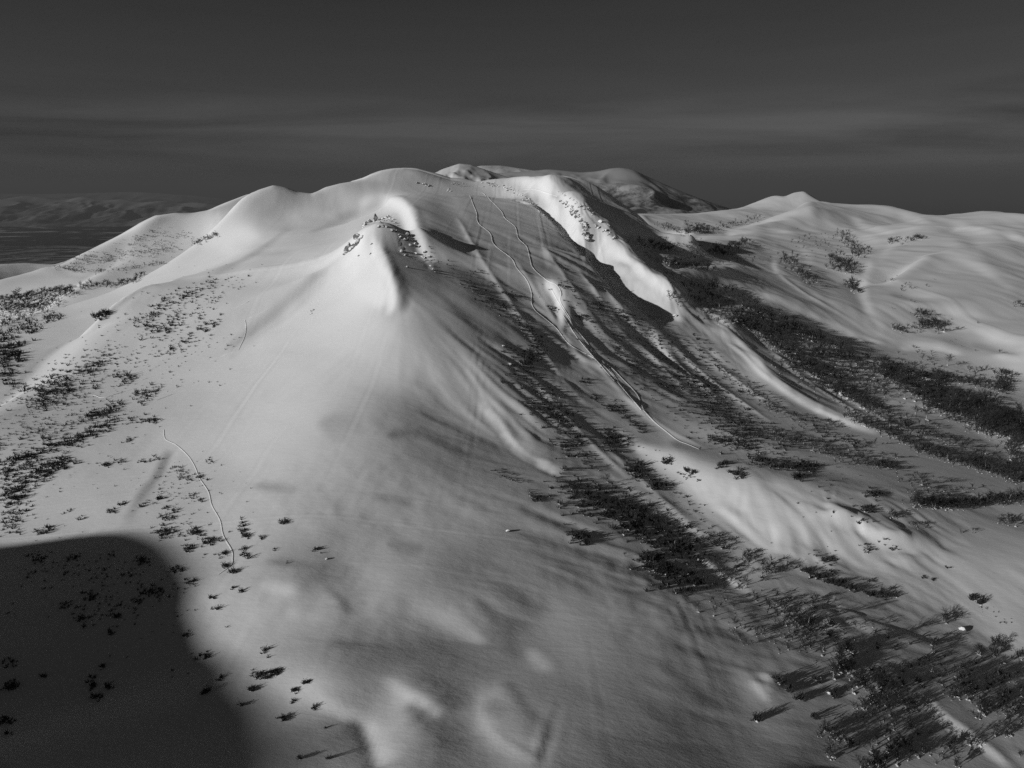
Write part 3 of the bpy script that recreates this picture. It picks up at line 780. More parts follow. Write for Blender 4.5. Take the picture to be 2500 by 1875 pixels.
def fall_away():
    """beyond the left-hand bench the mountain drops to the plain"""
    global Z
    m = np.clip((-XX / np.maximum(YY, 1.0) - 0.50) / 0.16, 0, 1); m = m * m * (3 - 2 * m)
    Z -= 0.6 * m * np.maximum(YY - 1100, 0) * (YY > 0)
fall_away()
for _n in range(7):
    sculpt(-1000, 1900, 560, 3000, 8.0, 160.0, 0.8, 8.0)
    sculpt(60, 960, 540, 1500, 3.6, 100.0, 0.8, 3.0)
    sculpt(-420, 480, 170, 1000, 2.2, 100.0, 0.8, 1.7)
    if _n < 6: anchor()
    if _n in (3, 5): pin(0.045)
    if _n == 6: pin()
    sculpt(-230, 300, 60, 420, 1.2, 80.0, 0.8, 0.9)
SIGHT = Sight(Z)
# the low scarp behind the first rib, cut last so that it keeps its edge
relief([(1285, 476), (1330, 512), (1375, 562), (1430, 622), (1490, 690), (1560, 752), (1630, 812), (1700, 872)], [-2.5, -5, -5.5, -5.5, -5, -4, -3, -2], 3, 11, 1.3, (.15, .25))
SKYLINE = [(-400, 690), (-150, 668), (0, 648), (60, 646), (130, 650), (160, 639), (200, 619), (250, 595), (300, 570), (340, 548), (380, 530), (430, 523), (470, 523), (510, 515), (540, 503), (600, 479), (635, 465), (668, 455), (700, 461), (730, 470), (760, 472), (795, 456), (830, 447), (865, 442), (885, 437), (905, 428), (930, 419), (960, 413), (985, 411), (1020, 415), (1060, 426), (1100, 439), (1160, 440), (1230, 430), (1290, 427), (1330, 436)]
SKYRIGHT = [(1330, 535), (1440, 530), (1560, 526), (1700, 522), (1800, 511), (1830, 500), (1860, 487), (1890, 473), (1915, 479), (1938, 468), (1962, 463), (1982, 476), (2002, 489), (2045, 493), (2090, 497), (2140, 498), (2180, 503), (2200, 509), (2230, 518), (2290, 527), (2345, 521), (2400, 513), (2445, 518), (2500, 521), (2700, 530), (3000, 540)]
def crest_cap(line, y0):
    """no ground behind a crest stands above it"""
    global Z
    l = np.array(line, float)
    dx, dy, dz = ray(l[:, 0], l[:, 1])
    u = XX / np.maximum(YY, 1.0)
    k = np.interp(u, dx / dy, dz / dy)
    sel = (YY > y0) & (u > (dx / dy)[0]) & (u < (dx / dy)[-1])
    e = Z - k * YY
    s = 0.0012 * YY
    over = s * np.logaddexp(0, e / s)
    edge = np.clip((YY - y0) / 60.0, 0, 1) * np.clip((u - (dx / dy)[0]) / 0.02, 0, 1) * np.clip(((dx / dy)[-1] - u) / 0.02, 0, 1)
    Z = np.where(sel, Z - over * edge, Z)
crest_cap(SKYLINE, 620)
crest_cap(SKYRIGHT, 1000)
SIGHT = Sight(Z)
# crisp edges of drifts and wind lips
relief([(1130, 870), (1165, 940), (1195, 990), (1225, 1030), (1250, 1070), (1285, 1105), (1340, 1135)], .55, 1.6, 5, 1.1, (.3, .3))
relief([(2010, 1250), (2050, 1262), (2090, 1268), (2115, 1290), (2150, 1303), (2200, 1310), (2240, 1318)], .8, 1.6, 6, 1.1, (.2, .2))
relief([(1740, 815), (1810, 862), (1870, 920), (1950, 977), (2040, 1022), (2130, 1055)], 1.2, 2.6, 9, 1.1, (.15, .25))
relief([(940, 1660), (1000, 1690), (1050, 1720), (1085, 1757)], .5, 2.2, 3.5, 1.1, (.35, .25))
relief([(1168, 1705), (1188, 1760), (1220, 1800), (1270, 1835), (1330, 1865)], .5, 1.8, 4.5, 1.1, (.3, .2))
relief([(850, 1745), (882, 1766), (900, 1805), (922, 1880)], -.5, 3.5, 1.8, 1.1, (.3, .1))
relief([(1838, 1655), (1856, 1684), (1884, 1712)], .5, 1.2, 2.5, 1.1, (.2, .2))
relief([(905, 558), (928, 606), (951, 655), (960, 700), (953, 755)], 1.0, 4, 6, 1.1, (.2, .3))
relief([(945, 484), (990, 505), (1012, 545), (1035, 590), (1065, 635)], 1.4, 4, 7, 1.1, (.3, .3))
relief([(1835, 733), (1885, 744), (1955, 775), (2055, 815), (2150, 850)], 1.6, 4, 9, 1.1, (.2, .2))
relief([(1892, 640), (1904, 672), (1962, 717), (2052, 767), (2145, 822)], 1.6, 4, 9, 1.1, (.2, .2))
relief([(1565, 580), (1650, 574), (1705, 575)], 3, 9, 12, 1.1, (.2, .2))
relief([(1700, 1358), (1760, 1398), (1830, 1438)], .5, 1.6, 3.5, 1.1, (.25, .25))
relief([(1950, 1493), (2010, 1508), (2062, 1524)], .45, 1.5, 3.5, 1.1, (.25, .25))
relief([(2240, 1680), (2300, 1740), (2380, 1800), (2470, 1870)], .5, 1.6, 3.5, 1.1, (.25, .1))
# long thin ribs running down the right flank
for _l, _a in (([(1110, 520), (1180, 640), (1260, 760), (1340, 880), (1440, 1000), (1540, 1090)], .8), ([(1390, 790), (1460, 890), (1560, 1000), (1640, 1060)], .7), ([(1400, 640), (1490, 760), (1600, 880), (1720, 990)], .9),
               ([(1460, 690), (1560, 800), (1680, 910), (1800, 1010)], 1.0), ([(1590, 790), (1680, 880), (1780, 960), (1900, 1040)], .9), ([(1660, 800), (1740, 880), (1840, 960), (1960, 1030)], .8), ([(1850, 830), (1960, 920), (2080, 1000), (2200, 1060)], .9),
               ([(1290, 900), (1370, 1010), (1480, 1120), (1600, 1220)], .7), ([(1440, 1060), (1540, 1150), (1660, 1260), (1780, 1360)], .6), ([(1250, 620), (1330, 740), (1400, 850), (1490, 950)], .6), ([(1900, 870), (2020, 940), (2150, 1020), (2300, 1085)], .9),
               ([(1320, 590), (1390, 690), (1470, 800), (1580, 910)], .6), ([(1500, 950), (1620, 1040), (1740, 1100)], .5)):
    relief(_l, _a, 2.2, 4.5, 1.15, (.25, .3))
uneven()
SIGHT = Sight(Z)

# ------------------------------------------------------------------ terrain mesh
def grid_mesh(name, gx, gy, z, mat):
    ny, nx = z.shape
    X2, Y2 = np.meshgrid(gx, gy)
    co = np.stack([X2, Y2, z], 2).reshape(-1, 3).astype(np.float32)
    idx = np.arange(ny * nx).reshape(ny, nx)
    q = np.stack([idx[:-1, :-1], idx[:-1, 1:], idx[1:, 1:], idx[1:, :-1]], 2).reshape(-1, 4).astype(np.int32)
    me = bpy.data.meshes.new(name)
    me.vertices.add(len(co)); me.vertices.foreach_set('co', co.ravel())
    me.loops.add(q.size); me.loops.foreach_set('vertex_index', q.ravel())
    me.polygons.add(len(q))
    me.polygons.foreach_set('loop_start', np.arange(0, q.size, 4, dtype=np.int32))
    me.polygons.foreach_set('use_smooth', np.ones(len(q), bool))
    me.update(calc_edges=True)
    me.materials.append(mat)
    o = bpy.data.objects.new(name, me)
    COL.objects.link(o)
    return o

terrain = grid_mesh('snow_mountain_terrain', GX, GY, Z, M_SNOW)
terrain['kind'] = 'structure'
# ------------------------------------------------------------------ far country
def struct(o):
    o['kind'] = 'structure'
    return o

def forest_snow_material(name, scale, amount, stretch=(1, 1, 1), snow=0.7, dark=0.035, detail=8.0, rough=0.62, edge=0.12, high=None):
    """snow showing between far-off woods: only the woods' own pattern, no light or shade"""
    m, nt, b = new_mat(name)
    b.inputs['Roughness'].default_value = 0.9
    b.inputs['Specular IOR Level'].default_value = 0.05
    tc = nt.nodes.new('ShaderNodeTexCoord')
    mp = nt.nodes.new('ShaderNodeMapping'); mp.inputs['Scale'].default_value = stretch
    nt.links.new(tc.outputs['Object'], mp.inputs['Vector'])
    n = nt.nodes.new('ShaderNodeTexNoise')
    n.inputs['Scale'].default_value = scale; n.inputs['Detail'].default_value = detail; n.inputs['Roughness'].default_value = rough
    nt.links.new(mp.outputs[0], n.inputs['Vector'])
    src = n.outputs['Fac']
    if high:                                                     # woods thin out above the tree line
        sp = nt.nodes.new('ShaderNodeSeparateXYZ'); nt.links.new(tc.outputs['Object'], sp.inputs[0])
        mr = nt.nodes.new('ShaderNodeMapRange')
        mr.inputs[1].default_value, mr.inputs[2].default_value = high
        mr.inputs[3].default_value, mr.inputs[4].default_value = 0.0, 0.45
        nt.links.new(sp.outputs[2], mr.inputs[0])
        ad = nt.nodes.new('ShaderNodeMath'); ad.operation = 'ADD'
        nt.links.new(src, ad.inputs[0]); nt.links.new(mr.outputs[0], ad.inputs[1]); src = ad.outputs[0]
    r = nt.nodes.new('ShaderNodeValToRGB')
    r.color_ramp.elements[0].position = amount - edge; r.color_ramp.elements[0].color = (dark, dark, dark, 1)
    r.color_ramp.elements[1].position = amount + edge; r.color_ramp.elements[1].color = (snow, snow, snow, 1)
    nt.links.new(src, r.inputs[0])
    nt.links.new(r.outputs[0], b.inputs['Base Color'])
    return m

def far_ridge(name, line, Y, base, front, back, mat, nx=260, nf=70, rugged=0.25, wave=900.0, seed=5, power=1.25):
    """a far mountain: its crest as seen against the sky, at its distance, with spurs running down to its foot"""
    line = np.array(line, float)
    x, _, z = at(line[:, 0], line[:, 1], np.full(len(line), Y))
    xs = np.linspace(x[0], x[-1], nx)
    crest = np.interp(xs, x, z)
    k = np.exp(-0.5 * (np.arange(-6, 7) / 2.0) ** 2); k /= k.sum()
    crest = np.convolve(np.pad(crest, 6, mode='edge'), k, 'valid')
    ts = np.concatenate([np.linspace(-1, 0, nf), np.linspace(0, 1, nf // 3)[1:]])
    ys = np.where(ts < 0, Y + ts * front, Y + ts * back)
    Zf = np.empty((len(ts), nx))
    for i, t in enumerate(ts):
        pr = (1 - abs(t)) ** power
        X = xs / wave; Yv = np.full(nx, ys[i]) / (wave * 2.2)
        rid = 1 - np.abs(fbm(X + 0.35 * fbm(X * 0.7, Yv, seed + 9, 2), Yv, seed, 4, 0.55))
        h = np.maximum(crest - base, 0)
        Zf[i] = base + h * pr * (1 + rugged * (rid - 0.75) * (1 - pr) * 2.2) + h * 0.02 * fbm(X * 6, Yv * 12, seed + 3, 3) * (1 - pr)
    return struct(grid_mesh(name, xs, ys, Zf, mat))

M_WOODED = forest_snow_material('wooded_mountainside', 0.010, 0.53, (1, 0.45, 1), 0.42, 0.05, 9, 0.7, 0.10, (-60, 190))
M_FAR_SNOW = forest_snow_material('far_snowfield', 0.004, 0.36, (1, 0.5, 1), 0.7, 0.12, 8, 0.65, 0.16)
M_RANGE = forest_snow_material('far_range', 0.0016, 0.53, (1, 0.6, 1), 0.40, 0.03, 9, 0.7, 0.14, (-760, 300))
M_PLAIN = forest_snow_material('far_farmland', 0.0011, 0.575, (0.7, 1.0, 1), 0.50, 0.025, 10, 0.62, 0.03)
M_WATER, _nt, _b = new_mat('distant_sea')
_b.inputs['Base Color'].default_value = (0.03, 0.03, 0.03, 1); _b.inputs['Roughness'].default_value = 0.7

far_ridge('wooded_mountain', [(1060, 440), (1130, 434), (1200, 424), (1290, 418), (1340, 413), (1370, 416), (1420, 421), (1460, 418), (1490, 411), (1515, 409), (1545, 414),
          (1600, 440), (1660, 466), (1720, 489), (1790, 511), (1850, 525), (1960, 545)], 5000, -260, 2300, 1500, M_WOODED, rugged=0.35, wave=520, power=1.1)
far_ridge('snow_peak', [(1000, 446), (1045, 430), (1082, 412), (1122, 399), (1150, 402), (1190, 416), (1245, 434), (1300, 446)], 4000, -150, 1300, 900, M_FAR_SNOW, rugged=0.4, wave=260, seed=12)
far_ridge('table_mountain', [(1130, 415), (1175, 404), (1222, 404), (1270, 411), (1330, 420), (1420, 432), (1500, 445)], 8200, -300, 2500, 1600, M_FAR_SNOW, rugged=0.3, wave=700, seed=16)
far_ridge('low_wooded_ridge', [(835, 462), (862, 450), (885, 437), (905, 436), (940, 428), (990, 424), (1040, 434), (1090, 446)], 1750, -120, 480, 300, M_FAR_SNOW, nx=140, nf=40, rugged=0.3, wave=160, seed=18)
far_ridge('far_mountain_range', [(-500, 500), (-350, 488), (-200, 496), (-100, 484), (0, 489), (55, 478), (95, 481), (150, 490), (200, 480), (255, 489), (300, 486), (340, 495), (400, 490),
          (440, 497), (480, 494), (560, 505), (650, 507), (760, 512), (900, 520)], 20000, -880, 3800, 3000, M_RANGE, nx=420, nf=90, rugged=0.75, wave=1300, seed=31, power=0.95)
far_ridge('farther_mountain_range', [(-400, 478), (-100, 470), (60, 474), (200, 472), (330, 468), (420, 474), (480, 478), (560, 488), (640, 497), (760, 505)], 33000, -880, 5000, 3000, M_RANGE, nx=260, nf=50, rugged=0.6, wave=2500, seed=41)

def sheet(name, x0, x1, y0, y1, z, mat, n=40):
    xs, ys = np.linspace(x0, x1, n), np.linspace(y0, y1, n)
    return struct(grid_mesh(name, xs, ys, np.full((n, n), float(z)) + 0.0, mat))

_p = sheet('far_plain', -60000, 9000, -9000, 75000, -860, M_PLAIN, 60)
_s = sheet('sea', 9004, 70000, -9000, 75000, -862, M_WATER, 30)

# wooded foothills between the mountain and the plain
_xs = np.linspace(-9500, 7200, 260); _ys = np.linspace(-4600, 10500, 230)
_X, _Y = np.meshgrid(_xs, _ys)
_d = np.hypot(np.maximum(np.abs(_X - 300) - 1500, 0), np.maximum(np.abs(_Y - 1300) - 1900, 0))
_zz = -300 - 560 * (1 - np.exp(-(_d / 3800.0) ** 1.3)) + 60 * fbm(_X / 900, _Y / 900, 51, 4) * np.clip(_d / 800, 0, 1) * np.exp(-(_d / 4500) ** 2)
M_FOOT = forest_snow_material('wooded_foothills', 0.004, 0.56, (1, 1, 1), 0.45, 0.035, 10, 0.7, 0.10)
struct(grid_mesh('foothills', _xs, _ys, np.maximum(_zz, -859.0 + 0 * _zz), M_FOOT))

# ------------------------------------------------------------------ the knoll beside the camera whose shadow falls across the near slope
def neighbour_knoll():
    edge = [(-250, 1400), (0, 1338), (120, 1318), (220, 1302), (330, 1296), (400, 1318), (460, 1375), (487, 1440), (480, 1520), (500, 1580), (575, 1615), (620, 1680), (665, 1745), (715, 1800), (760, 1875)]
    g = ground([e[0] for e in edge if e[0] >= 0], [e[1] for e in edge if e[0] >= 0])
    nrm = np.array([-TRAVEL[1], TRAVEL[0]])
    s = g[:, :2] @ nrm
    l = g[:, :2] @ TRAVEL
    far = -320.0
    h = g[:, 2] + (l - far) * math.tan(SUN_EL)
    o = np.argsort(s); s, h = s[o], h[o]
    S = np.concatenate([[s[0] - 260, s[0] - 150, s[0] - 80, s[0] - 30], s, [s[-1] + 25, s[-1] + 60, s[-1] + 110, s[-1] + 170]])
    H = np.concatenate([[-225, h[0] - 120, h[0] - 45, h[0] - 12], h, [h[-1] - 8, h[-1] - 32, h[-1] - 95, -225]])
    a = np.linspace(S[0], S[-1], 190)
    crest = np.interp(a, S, H)
    k = np.exp(-0.5 * (np.arange(-3, 4) / 1.0) ** 2); k /= k.sum()
    crest = np.convolve(np.pad(crest, 3, mode='edge'), k, 'valid')
    b = np.concatenate([np.linspace(-280, 0, 54), np.linspace(0, 215, 38)[1:]])
    A, B = np.meshgrid(a, b)
    base = -230.0
    fall = np.where(B > 0, 215.0, 280.0)
    pr = np.clip(1 - np.abs(B) / fall, 0, 1) ** 1.25
    hh = np.maximum(crest[None] - base, 0)
    zz = base + hh * pr + 5 * fbm(A / 45, B / 45, 61, 4) * (1 - pr) * np.clip(np.abs(B) / 40, 0, 1)
    co = np.stack([(A * nrm[0] + (far + B) * TRAVEL[0]), (A * nrm[1] + (far + B) * TRAVEL[1]), zz], 2).reshape(-1, 3)
    n0, n1 = A.shape
    idx = np.arange(n0 * n1).reshape(n0, n1)
    q = np.stack([idx[:-1, :-1], idx[:-1, 1:], idx[1:, 1:], idx[1:, :-1]], 2).reshape(-1, 4)
    me = bpy.data.meshes.new('neighbouring_knoll')
    me.from_pydata(co.tolist(), [], q.tolist())
    me.polygons.foreach_set('use_smooth', np.ones(len(q), bool))
    me.materials.append(M_SNOW)
    o = bpy.data.objects.new('neighbouring_knoll', me)
    COL.objects.link(o)
    struct(o)
neighbour_knoll()
# ------------------------------------------------------------------ plants: bare mountain birches and birch scrub
random.seed(7)
RNG = np.random.default_rng(11)

def bark_material(name, lo, hi, scale):
    m, nt, b = new_mat(name)
    b.inputs['Roughness'].default_value = 0.9
    b.inputs['Specular IOR Level'].default_value = 0.1
    tc = nt.nodes.new('ShaderNodeTexCoord')
    n = nt.nodes.new('ShaderNodeTexNoise'); n.inputs['Scale'].default_value = scale; n.inputs['Detail'].default_value = 3
    nt.links.new(tc.outputs['Object'], n.inputs['Vector'])
    r = nt.nodes.new('ShaderNodeValToRGB')
    r.color_ramp.elements[0].position = 0.35; r.color_ramp.elements[0].color = (lo, lo, lo, 1)
    r.color_ramp.elements[1].position = 0.70; r.color_ramp.elements[1].color = (hi, hi, hi, 1)
    nt.links.new(n.outputs['Fac'], r.inputs[0]); nt.links.new(r.outputs[0], b.inputs['Base Color'])
    return m
M_TWIG = bark_material('dark_twigs', 0.030, 0.075, 2.0)
M_BARK = bark_material('pale_birch_bark', 0.10, 0.55, 3.0)
M_CAP = snow_material('snow_cap', 0.82, 0.05)

class Geo:
    def __init__(s): s.v, s.f = [], []
    def cone(s, p, q, r0, r1, n=3):
        p, q = Vector(p), Vector(q)
        d = (q - p).normalized()
        a = d.orthogonal().normalized(); b = d.cross(a)
        k = len(s.v); tip = r1 < 0.004
        for i in range(n):
            t = 2 * math.pi * i / n
            s.v.append(tuple(p + (a * math.cos(t) + b * math.sin(t)) * r0))
        if tip:
            s.v.append(tuple(q))
            for i in range(n): s.f.append((k + i, k + (i + 1) % n, k + n))
        else:
            for i in range(n):
                t = 2 * math.pi * i / n
                s.v.append(tuple(q + (a * math.cos(t) + b * math.sin(t)) * r1))
            for i in range(n): s.f.append((k + i, k + (i + 1) % n, k + n + (i + 1) % n, k + n + i))
    def mesh(s, name, mat, smooth=False):
        me = bpy.data.meshes.new(name); me.from_pydata(s.v, [], s.f); me.materials.append(mat)
        if smooth: me.polygons.foreach_set('use_smooth', np.ones(len(s.f), bool))
        return me

def rdir(lo, hi, a=None):
    a = random.uniform(0, 2 * math.pi) if a is None else a
    t = R(random.uniform(lo, hi))
    return Vector((math.sin(t) * math.cos(a), math.sin(t) * math.sin(a), math.cos(t)))

def shrub_geo(stems, twigs, fat):
    """low spreading scrub, about 1 m high and 1.3 m across at size 1"""
    g = Geo()
    for i in range(stems):
        d = rdir(12, 68, 2 * math.pi * i / stems + random.uniform(-.5, .5))
        L = random.uniform(.55, 1.0)
        p0 = Vector((random.uniform(-.22, .22), random.uniform(-.22, .22), -.05))
        p1 = p0 + d * L * .5
        p2 = p1 + (d + Vector((0, 0, .5))).normalized() * L * .5
        g.cone(p0, p1, .030 * fat, .020 * fat); g.cone(p1, p2, .020 * fat, .002)
        for k in range(twigs):
            b = p0.lerp(p2, random.uniform(.3, .9))
            e = b + (d * .5 + rdir(0, 85)).normalized() * random.uniform(.16, .36)
            g.cone(b, e, .016 * fat, .002)
    return g

def tree_geo(limbs, twigs, fat, sides=6):
    """a bare birch 1 unit high: trunk, and a broad rounded crown of limbs and twigs"""
    tr, cr = Geo(), Geo()
    lean = rdir(0, 16)
    pts = [Vector((0, 0, -.06))]
    for k in range(1, 5):
        pts.append(Vector((lean.x * .16 * k + random.uniform(-.03, .03), lean.y * .16 * k + random.uniform(-.03, .03), .17 * k)))
    rad = [.030, .025, .019, .012, .005]
    if sides > 3:
        for k in range(4): tr.cone(pts[k], pts[k + 1], rad[k], rad[k + 1], sides)
    else:
        tr.cone(pts[0], pts[3], rad[0] * .8, rad[3], 3)
    cen = Vector((pts[3].x, pts[3].y, .58))
    for i in range(limbs):
        h = random.uniform(.30, .95)
        seg = min(int(h * 4), 3)
        base = pts[seg].lerp(pts[seg + 1], h * 4 - seg)
        d = rdir(15, 88, 2.4 * i + random.uniform(-.4, .4))
        end = cen + Vector((d.x * .46, d.y * .46, d.z * .38 - .04)) * random.uniform(.7, 1.08)
        mid = base.lerp(end, .5) + Vector((0, 0, random.uniform(-.03, .05)))
        if sides > 3:
            cr.cone(base, mid, .011 * fat, .008 * fat); cr.cone(mid, end, .008 * fat, .002)
        else:
            cr.cone(base, end, .010 * fat, .002)
        for k in range(twigs):
            b = mid.lerp(end, random.uniform(-.3, 1.0))
            e = b + ((b - cen).normalized() * .7 + rdir(0, 130)).normalized() * random.uniform(.07, .17)
            cr.cone(b, e, .0062 * fat, .001)
            if sides > 3 and random.random() < .6:
                e2 = b.lerp(e, .5) + rdir(0, 120) * random.uniform(.04, .10)
                cr.cone(b.lerp(e, .5), e2, .0045 * fat, .001)
    return tr, cr

def mound(g, n, r, h, seedless=True):
    """snow banked against the foot of a plant: low uneven heaps"""
    for _ in range(n):
        a = random.uniform(0, 6.28); d = random.uniform(.05, .30) * r / .3
        cx, cy, s = math.cos(a) * d, math.sin(a) * d, r * random.uniform(.7, 1.2)
        k = len(g.v)
        g.v.append((cx, cy, h * random.uniform(.7, 1.2)))
        for ring, (rr, zz) in enumerate(((.55, .62), (1.0, -.5))):
            for i in range(6):
                t = 2 * math.pi * i / 6 + ring * .5
                q = rr * s * random.uniform(.85, 1.15)
                g.v.append((cx + math.cos(t) * q, cy + math.sin(t) * q, h * zz))
        for i in range(6):
            j = (i + 1) % 6
            g.f.append((k, k + 1 + i, k + 1 + j)); g.f.append((k + 1 + i, k + 7 + i, k + 7 + j, k + 1 + j))
    return g
MOUNDS = [mound(Geo(), 2, .15, .085).mesh('snow_mound', M_CAP, True) for _ in range(4)]
SHRUBS = [shrub_geo(11, 6, 1.5).mesh('branches', M_TWIG) for _ in range(6)]
TREES = []
for _ in range(6):
    a_, b_ = tree_geo(18, 13, 0.85)
    TREES.append((a_.mesh('trunk', M_BARK), b_.mesh('crown', M_TWIG)))
def with_mound(g, r, h):
    n = len(g.f); mound(g, 1, r, h); g.split = n
    return g
SHRUB_FAR = [with_mound(shrub_geo(5, 1, 3.0), .14, .08) for _ in range(6)]
def far_tree():
    a_, b_ = tree_geo(9, 3, 3.0, 3)
    a_.v = [(x * .75, y * .75, z) for x, y, z in a_.v]
    k = len(a_.v)
    b_.f = a_.f + [tuple(i + k for i in f) for f in b_.f]; b_.v = a_.v + b_.v
    return b_
TREE_FAR = [with_mound(far_tree(), .085, .045) for _ in range(6)]

# where they stand: (picture line, half width of the band, how many, smallest and largest size in metres, kind, area)
AREAS = {
 'bl_shadow': 'inside the big dark shadow at lower left',
 'bl_edge': 'along the edge of the lower left shadow',
 'l_track': 'around the curving ski track on the left shoulder',
 'l_rows': 'in the long diagonal rows down the left flank',
 'l_top': 'in the highest diagonal row on the left flank',
 'l_open': 'scattered on open snow of the left shoulder',
 'l_wood': 'in the dark wood line at the far left edge',
 'l_hill': 'dotted over the rounded hill at far left',
 'g_top': 'in the dark rocky gully under the crag',
 'face': 'on the grey face crossed by the ski tracks',
 'ribs': 'between the bright snow ribs right of centre',
 'g_mid': 'in the dense thicket filling the central gully',
 'g_rim': 'on the right rim of the central gully',
 'g_low': 'in the dark wood along the lower gully',
 'g_end': 'where the lower gully wood opens into light snow',
 'clump_a': 'in the biggest round clump at lower right',
 'clump_b': 'in the clump cut by the bottom edge, right',
 'clump_c': 'in the loose grove at the right edge, below',
 'clump_d': 'among spiky scrub at the gully bottom',
 'channel': 'along the thin dark channel at right',
 'basin': 'on the bright open basin at right',
 'r_row': 'in the lowest tree row at the right edge',
 'r_scrub': 'in the broad scrub belt right of the tracks',
 'r_belt': 'in the narrow belt beneath the curved bright crest',
 'r_ridge': 'in the dark forest along the right-hand ridge',
 'r_gap': 'between the two dark forest bands at right',
 'r_lower': 'in the lower dark forest band at right',
 'r_far': 'in the patches below the far right ridge',
 'v_wood': 'in the wood heading the far right valley',
}
PATCHES = []
def P_(line, hw, n, lo, hi, kind, area):
    PATCHES.append((line, hw, n, lo, hi, kind, area))
s_, t_ = 'shrub', 'birch'
# left flank
P_([(338, 798), (407, 745), (521, 688)], 12, 75, 2.2, 3.8, s_, 'l_top')
P_([(366, 818), (450, 773)], 12, 38, 2.2, 3.6, s_, 'l_top')
P_([(480, 777), (500, 765)], 8, 9, 2, 3, s_, 'l_top')
P_([(407, 867), (488, 810), (545, 773)], 10, 42, 2, 3.2, s_, 'l_top')
P_([(560, 690), (600, 670), (480, 740)], 16, 16, 1.2, 2.4, s_, 'l_top')
P_([(73, 960), (163, 920), (244, 879)], 15, 95, 2, 3.4, s_, 'l_rows')
P_([(81, 985), (203, 940)], 20, 85, 2, 3.4, s_, 'l_rows')
P_([(300, 938), (335, 918)], 10, 16, 2, 3.6, s_, 'l_rows')
P_([(275, 922), (300, 908)], 7, 9, 2, 3, s_, 'l_rows')
P_([(335, 980), (387, 948)], 10, 30, 2, 3.6, s_, 'l_rows')
P_([(205, 1022), (250, 1008), (290, 990)], 10, 45, 2, 3.6, s_, 'l_rows')
P_([(0, 1152), (61, 1120), (163, 1079), (228, 1055), (285, 1022)], 11, 120, 1.8, 3.0, s_, 'l_rows')
P_([(16, 1234), (49, 1185), (134, 1136), (163, 1120)], 13, 110, 1.8, 3.0, s_, 'l_rows')
P_([(60, 1236), (20, 1290)], 18, 45, 1.4, 2.6, s_, 'l_rows')
P_([(380, 880), (460, 850), (560, 830)], 26, 35, 0.9, 2.0, s_, 'l_rows')
P_([(317, 1026), (391, 1026)], 8, 30, 1.5, 2.5, s_, 'l_open')
for q, n in (((313, 1075), 9), ((255, 1138), 8), ((290, 1130), 6), ((350, 1128), 6), ((376, 1122), 6), ((300, 1232), 6), ((270, 1250), 6), ((345, 1235), 4), ((170, 1250), 4), ((205, 1265), 2), ((120, 1290), 6), ((95, 1300), 7)):
    P_([(q[0] - 9, q[1] + 2), (q[0] + 9, q[1] - 2)], 5, n, 1.2, 2.3, s_, 'l_open')
P_([(20, 1080), (300, 1180), (560, 1230)], 70, 55, 0.6, 1.3, s_, 'l_open')
for a, b, hw, n in (((431, 1144), (460, 1168), 10, 22), ((460, 1168), (496, 1165), 8, 14), ((468, 1210), (492, 1225), 6, 10), ((387, 1210), (390, 1225), 8, 13), ((402, 1240), (425, 1246), 5, 10),
                    ((391, 1266), (431, 1258), 7, 16), ((387, 1295), (411, 1307), 10, 26), ((468, 1290), (488, 1307), 7, 16), ((496, 1323), (529, 1323), 7, 18), ((450, 1338), (470, 1342), 8, 14),
                    ((590, 1268), (594, 1303), 7, 18), ((596, 1305), (604, 1318), 6, 8), ((590, 1348), (602, 1354), 6, 10), ((684, 1276), (702, 1270), 5, 9), ((636, 1319), (643, 1309), 4, 5), ((540, 1352), (552, 1350), 6, 9), ((545, 1384), (556, 1380), 4, 7), ((566, 1397), (580, 1395), 3, 6), ((431, 1300), (440, 1310), 12, 8), ((500, 1120), (520, 1135), 8, 7)):
    P_([a, b], hw, n, 1.1, 2.1, s_, 'l_track')
for a, b, hw, n in (((760, 1346), (786, 1340), 4, 9), ((582, 1446), (592, 1443), 3, 5), ((563, 1438), (575, 1434), 3, 5), ((511, 1462), (523, 1458), 3, 5), ((515, 1488), (530, 1485), 3, 4), ((660, 1340), (668, 1343), 3, 2), ((700, 1370), (703, 1374), 3, 2),
                    ((619, 1649), (640, 1648), 9, 16), ((640, 1648), (680, 1640), 8, 22), ((608, 1682), (620, 1684), 4, 8), ((744, 1670), (754, 1662), 4, 8), ((712, 1693), (722, 1683), 4, 8), ((709, 1713), (715, 1709), 3, 3), ((763, 1735), (768, 1725), 3, 4), ((682, 1755), (697, 1757), 4, 9), ((792, 1779), (796, 1778), 3, 2), ((728, 1852), (733, 1853), 3, 3), ((798, 1852), (801, 1849), 3, 3), ((640, 1585), (655, 1600), 8, 6)):
    P_([a, b], hw, n, 0.8, 1.6, s_, 'bl_edge')
